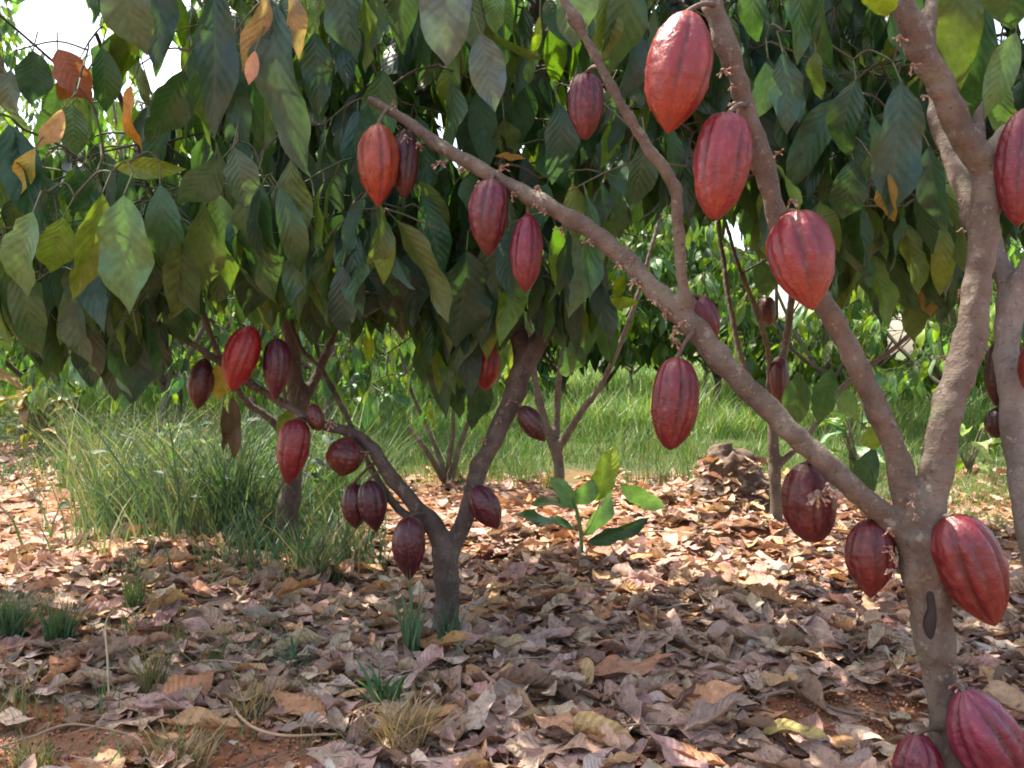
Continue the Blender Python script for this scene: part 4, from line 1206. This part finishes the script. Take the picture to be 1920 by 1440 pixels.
# ------------------------------------------------------------------ fallen leaves
DC = [(0.46, 0.305, 0.225), (0.40, 0.265, 0.200), (0.50, 0.355, 0.265), (0.29, 0.180, 0.135), (0.49, 0.28, 0.15), (0.54, 0.42, 0.33), (0.19, 0.11, 0.080), (0.41, 0.28, 0.225), (0.44, 0.23, 0.12)]
DW = [.22, .20, .12, .12, .10, .05, .07, .08, .04]


def dead_rec(x, y, L, lift, tilt, c=None):
    a = rnd.random() * 6.283
    yd = Vector((math.cos(a), math.sin(a), rnd.uniform(-tilt, tilt)))
    nm = Vector((rnd.uniform(-tilt, tilt), rnd.uniform(-tilt, tilt), rnd.choice((1, 1, 1, -1))))
    z = float(gh(x, y)) + lift
    M = frame(Vector((x, y, z)) - yd.normalized() * L * .5, yd, nm, L, rnd.uniform(.8, 1.25))
    cc = c if c else jitter(DC[rng.choice(len(DC), p=DW)], .2)
    return M, rnd.randrange(14), cc


def bare(x, y):
    """bare patches of soil among the litter (bottom left corner, and a hollow at the right)"""
    q = proj(Vector((x, y, 0)))
    for (cx, cy, rx, ry, k) in ((40, 1415, 190, 80, .94), (440, 1415, 190, 60, .92), (330, 1210, 50, 25, .7), (1560, 1340, 190, 45, .85), (860, 1400, 60, 40, .6), (300, 1190, 60, 30, .4)):
        if ((q[0] - cx) / rx) ** 2 + ((q[1] - cy) / ry) ** 2 < 1 and rnd.random() < k: return True
    return False


recs = []
while len(recs) < 16000:
    d = math.sqrt(rnd.uniform(1.35 ** 2, 7.5 ** 2)) if rnd.random() < .55 else rnd.uniform(1.35, 4.2)
    x = rnd.uniform(-1, 1) * (d * 0.62 + 0.25)
    px = 960 + x / d * F_PX
    lim = 7.5 if px < 260 else (5.0 + 0.5 * rnd.random() if px < 640 else 5.4 + .5 * rnd.random())
    if d > lim or bare(x, d): continue
    L = rnd.uniform(.06, .17) if rnd.random() < .42 else rnd.uniform(.018, .065)
    recs.append(dead_rec(x, d, L, rnd.uniform(0.002, 0.026), .17))
sg = on_ground(G(1372, 985))                                # leaves caught on the stump and heaped round it
for _ in range(150):
    t_ = rnd.random() ** 1.6 * .8; a_ = rnd.random() * 6.283
    rr_ = 0.135 * (1.4 - .95 * t_) * rnd.uniform(1.0, 1.25)
    M, vi, c = dead_rec(sg.x + math.cos(a_) * rr_ * 1.1, sg.y + math.sin(a_) * rr_, rnd.uniform(.03, .10), 0, .5)
    M.translation.z += .24 * t_
    recs.append((M, vi, c))
V, Fc, uv, C = merge_leaves(recs, DEAD_LO)
tag(link('leaf_litter', mesh_arrays('leaf_litter', V, Fc, uv, C), M_LITTER), kind='stuff')
sticks = Tubes()
for _ in range(420):
    d = rnd.uniform(1.5, 4.5); x = rnd.uniform(-1, 1) * d * .6
    a = rnd.random() * 6.283; l = rnd.uniform(.03, .16)
    c_ = Vector((x, d, float(gh(x, d)) + rnd.uniform(.015, .035)))
    v_ = Vector((math.cos(a), math.sin(a), rnd.uniform(-.12, .12))) * l / 2
    w_ = rnd.uniform(.0012, .003)
    sticks.add([c_ - v_, c_ + Vector((rnd.uniform(-.01, .01), rnd.uniform(-.01, .01), .004)), c_ + v_], [w_, w_, w_ * .6], 4, jitter(rnd.choice([(.2, .13, .09), (.34, .24, .16), (.1, .065, .05)])), cap=False)
cv, cf, cc2 = [], [], []
while len(cc2) < 6 * 2600:                                    # crumbs of the bare red soil
    px_, py_ = rnd.choice([(40, 1415, 200, 85), (440, 1415, 200, 65), (1560, 1340, 200, 50), (860, 1400, 70, 45)]), 0
    g_ = G(px_[0] + rnd.uniform(-1, 1) * px_[2], px_[1] + rnd.uniform(-1, 1) * px_[3])
    r_ = rnd.uniform(.0015, .0065) * (1.6 if rnd.random() < .06 else 1)
    b0 = len(cv); c_ = jitter(rnd.choice([(0.30, 0.12, 0.055), (0.36, 0.15, 0.07), (0.22, 0.11, 0.07)]), .25)
    for q in ((1, 0, 0), (0, 1, 0), (-1, 0, 0), (0, -1, 0), (0, 0, 1), (0, 0, -1)):
        cv.append(tuple(g_[i] + q[i] * r_ * rnd.uniform(.6, 1.3) + (.004 if i == 2 else 0) for i in range(3))); cc2.append(c_)
    for i in range(4):
        cf += [(b0 + i, b0 + (i + 1) % 4, b0 + 4), (b0 + (i + 1) % 4, b0 + i, b0 + 5)]
tag(link('soil_crumbs', mesh_arrays('soil_crumbs', cv, cf, None, cc2), M_TWIG), kind='stuff')
sticks.build('twig_litter', M_TWIG, None, 'stuff')
# the leaves on top that show largest are pieces of the ground
cnt = 0
while cnt < 290:
    d = rnd.uniform(1.62, 3.4) if rnd.random() < .8 else rnd.uniform(3.0, 4.6)
    x = rnd.uniform(-1, 1) * d * 0.56
    if bare(x, d): continue
    px = 960 + x / d * F_PX
    if 150 < px < 650 and d > 3.5: continue
    M, vi, c = dead_rec(x, d, rnd.uniform(.09, .20), rnd.uniform(.016, .032), .18)
    o = bpy.data.objects.new('fallen_leaf', DEAD_ME[vi])
    o.color = (*c, 1)
    COL.objects.link(o)
    o.parent = ground
    o.matrix_local = M
    cnt += 1


def fallen(px, py, L, ang, colour, label, vi, lift=.035, tilt=(0, 0), wide=1.0):
    g = on_ground(G(px, py))
    yd = Vector((math.cos(ang), math.sin(ang), tilt[0]))
    nm = Vector((tilt[1], -.25, 1))
    M = frame(Vector((0, 0, lift)) - yd.normalized() * L * .5, yd, nm, L, wide)
    o = bpy.data.objects.new('dead_leaf', DEAD_ME[vi])
    o.color = (*colour, 1)
    COL.objects.link(o)
    o.matrix_local = Matrix.Translation(g) @ M
    return tag(o, label, 'dead leaf', 'single fallen leaves that stand out')


fallen(1180, 1290, .24, .1, (0.42, 0.20, 0.12), 'large flat orange brown dead leaf lying in the centre litter', 0, .05, (0, 0), 1.0)
fallen(1490, 1418, .14, -.5, (0.42, 0.33, 0.12), 'yellowish dead leaf at the bottom edge of the litter', 4, .05, (.2, .1))
fallen(1640, 1230, .13, 1.0, (0.45, 0.34, 0.24), 'pale cream dead leaf by the tiny green weed', 3, .05, (.2, .2))
fallen(560, 1140, .15, .3, (0.40, 0.20, 0.09), 'curled tan orange dead leaf left of the middle trunk', 1, .06, (.3, .1))
fallen(845, 1240, .17, -.2, (0.36, 0.20, 0.08), 'ochre dead leaf lying at the foot of the middle trunk', 5, .045, (.1, -.1))
fallen(945, 1240, .16, -.6, (0.34, 0.25, 0.15), 'broad greyish tan dead leaf right of the middle trunk', 9, .045, (.1, .2))
fallen(1040, 1395, .16, -1.1, (0.45, 0.24, 0.14), 'curled light orange dead leaf at the bottom centre', 10, .05, (.3, .3))
fallen(330, 1080, .16, .2, (0.46, 0.28, 0.17), 'crinkled light tan dead leaf below the tall grass', 7, .05, (.2, .3))
fallen(900, 1370, .17, 1.2, (0.42, 0.32, 0.25), 'pale pinkish dead leaf right of the straw tuft', 6, .05, (.2, -.2))
fallen(1340, 1385, .2, .6, (0.36, 0.25, 0.20), 'large dusty pink dead leaf in the lower middle litter', 3, .05, (.1, .1))
fallen(350, 1330, .17, .9, (0.43, 0.20, 0.10), 'upright orange dead leaf on the lower left soil', 8, .06, (.5, .1))
fallen(560, 1345, .18, 2.6, (0.43, 0.21, 0.11), 'reddish orange dead leaf near the curved pale stalk', 2, .05, (.3, -.1))
fallen(1440, 1150, .16, 2.9, (0.30, 0.15, 0.07), 'ribbed rust brown dead leaf in the sunny right litter', 5, .05, (.1, .1))
fallen(250, 1020, .2, .1, (0.30, 0.21, 0.17), 'long grey pink dead leaf in front of the tall grass', 3, .05, (.1, .2))

# the young seedling in the sun
sd = thing('cacao_seedling', on_ground(G(1088, 1052)), 'young cacao seedling with broad arching green leaves in the sunny litter', 'seedling')
sb = Vector(sd.location)
ds_ = sb.y
tb = Tubes()
tb.add(*smooth_path([sb - Vector((0, 0, .02)), P(1090, 1010, ds_), P(1082, 960, ds_), P(1072, 935, ds_)], [.009, .008, .007, .004], 4), 8, (0.13, 0.17, 0.05))
tb.add(*smooth_path([P(1090, 1010, ds_), P(1115, 965, ds_), P(1130, 935, ds_)], [.005, .004, .003], 4), 6, (0.15, 0.19, 0.06))
tb.build('stem', M_TWIG, sd)
for (bx, by, tx, ty, w, c, yaw, curl) in ((1080, 990, 962, 962, 44, 'mid', .7, 0), (1090, 1005, 1165, 905, 60, 'light', 1.0, 3), (1163, 908, 1245, 958, 46, 'light', .9, 1), (1118, 940, 1150, 838, 60, 'lime', .1, 2),
                                          (1078, 955, 1040, 895, 54, 'light', .6, 1), (1100, 1015, 1215, 985, 44, 'dark', .8, 2), (1076, 945, 1128, 902, 48, 'light', .5, 4), (1072, 950, 1002, 935, 40, 'olive', .8, 1)):
    b_, t_ = P(bx, by, ds_), P(tx, ty, ds_ + rnd.uniform(-.08, .08))
    L = (t_ - b_).length
    view = (CAMP - b_).normalized()
    nrm = Matrix.Rotation(yaw, 3, (t_ - b_).normalized()) @ (view + Vector((0, 0, .4)))
    M = frame(b_, t_ - b_, nrm, L * 1.08, 0.78 * w * ds_ / F_PX / (0.35 * L))
    o = bpy.data.objects.new('leaf', HI_ME[curl])
    o.color = (*PAL[c], 1)
    COL.objects.link(o); o.parent = sd
    o.matrix_local = Matrix.Translation(-sb) @ M

# many-stemmed sapling behind the middle trunk
sp = Tree(on_ground(G(836, 912)), 'bare many stemmed sapling in the sunny patch left of the dark trunk', 'saplings in the grass', M_BARK, 'sapling')
for pts in ([(836, 925, 5.3), (828, 870, 5.3), (800, 800, 5.3), (770, 730, 5.3), (745, 640, 5.3)], [(838, 925, 5.3), (842, 860, 5.3), (850, 800, 5.3), (846, 700, 5.35)], [(840, 925, 5.3), (858, 850, 5.3), (885, 770, 5.3), (905, 680, 5.3)],
            [(832, 900, 5.3), (800, 845, 5.2), (765, 800, 5.2)]):
    sp.limb(pts, [13, 10, 8, 6, 5][:len(pts)])
sp.finish_trunk(0)
for _ in range(26):
    sp.add_spray(P(rnd.uniform(690, 920), rnd.uniform(560, 740), rnd.uniform(5.0, 5.6)), .2, 5, .2, BG)
sp.finish(80)
# bright leafy plant at right, and a yellowing shrub far left
for (px, py, hpx, n, cols, lab, nm, cat) in ((1812, 905, 130, 14, ['lime', 'yellowgreen'], 'bright yellow green leafy plant in the grass right of the near tree', 'leafy_plant', 'plant'),
                                             (70, 850, 150, 26, ['yellow', 'ochre', 'yellowgreen', 'olive'], 'yellowing drooping shrub on the bare ground at far left', 'shrub', 'shrub'),
                                             (1600, 900, 150, 22, ['light', 'mid', 'yellowgreen'], 'light green leafy shrub behind the fork of the near tree', 'shrub', 'shrub'),
                                             (700, 800, 150, 20, ['light', 'mid', 'olive'], 'leafy shrub above the low limb in the grass', 'shrub', 'shrub')):
    g = on_ground(G(px, py))
    pl = Tree(g, lab, 'low plants in the grass', M_BARK, nm)
    hh = hpx * g.y / F_PX
    for k in range(3):
        e = g + Vector((rnd.uniform(-.3, .3) * hh, rnd.uniform(-.3, .3) * hh, hh * rnd.uniform(.6, .9)))
        pl.limb3([g - Vector((0, 0, .02)), (g + e) / 2 + Vector((rnd.uniform(-.05, .05), 0, 0)), e], [.010, .007, .003], 6)
    pl.finish_trunk(0)
    for k in range(n):
        a = rnd.random() * 6.283
        b_ = g + Vector((math.cos(a) * hh * .15, math.sin(a) * hh * .15, hh * rnd.uniform(.25, .85)))
        dv = Vector((math.cos(a), math.sin(a), rnd.uniform(-.6, .9)))
        pl.leaves.append((frame(b_, dv, Vector((0, -.4, 1)), hh * rnd.uniform(.35, .6), .9), rnd.randrange(NV), jitter(PAL[rnd.choice(cols)])))
        pl.twigs.add([g + Vector((0, 0, hh * .2)), b_], [.003, .002], 4, (.1, .11, .05), cap=False)
    pl.finish(60)

# rotten stump on the low mound
g = on_ground(G(1372, 985))
nr, nt = 72, 36
V = []
for i in range(nt + 1):
    t = i / nt
    for j in range(nr):
        a = 2 * math.pi * j / nr
        p = Vector((math.cos(a), math.sin(a), t * 2))
        r = 0.135 * (1.35 - .95 * t) * (1 + .35 * noise.noise(p * 1.6) + .28 * noise.noise(p * 5) + .16 * noise.noise(p * 12)) * (1 if t < .86 else max(.0, 1 - ((t - .86) / .14) ** 2 * 1.0))
        V.append((math.cos(a) * r * 1.1, math.sin(a) * r, -.03 + .27 * min(t, .92) * (1 + .22 * noise.noise(Vector((math.cos(a), math.sin(a), 9)) * 1.4))))
Fc = [(i * nr + j, i * nr + (j + 1) % nr, (i + 1) * nr + (j + 1) % nr, (i + 1) * nr + j) for i in range(nt) for j in range(nr)]
st = link('tree_stump', mesh_arrays('tree_stump', V, Fc), bark_material('rotten_wood', (0.10, 0.062, 0.045), (0.17, 0.11, 0.08), (0.14, 0.1, 0.08)))
st.location = g
tag(st, 'crumbling dark brown stump on the low mound of litter', 'stump')
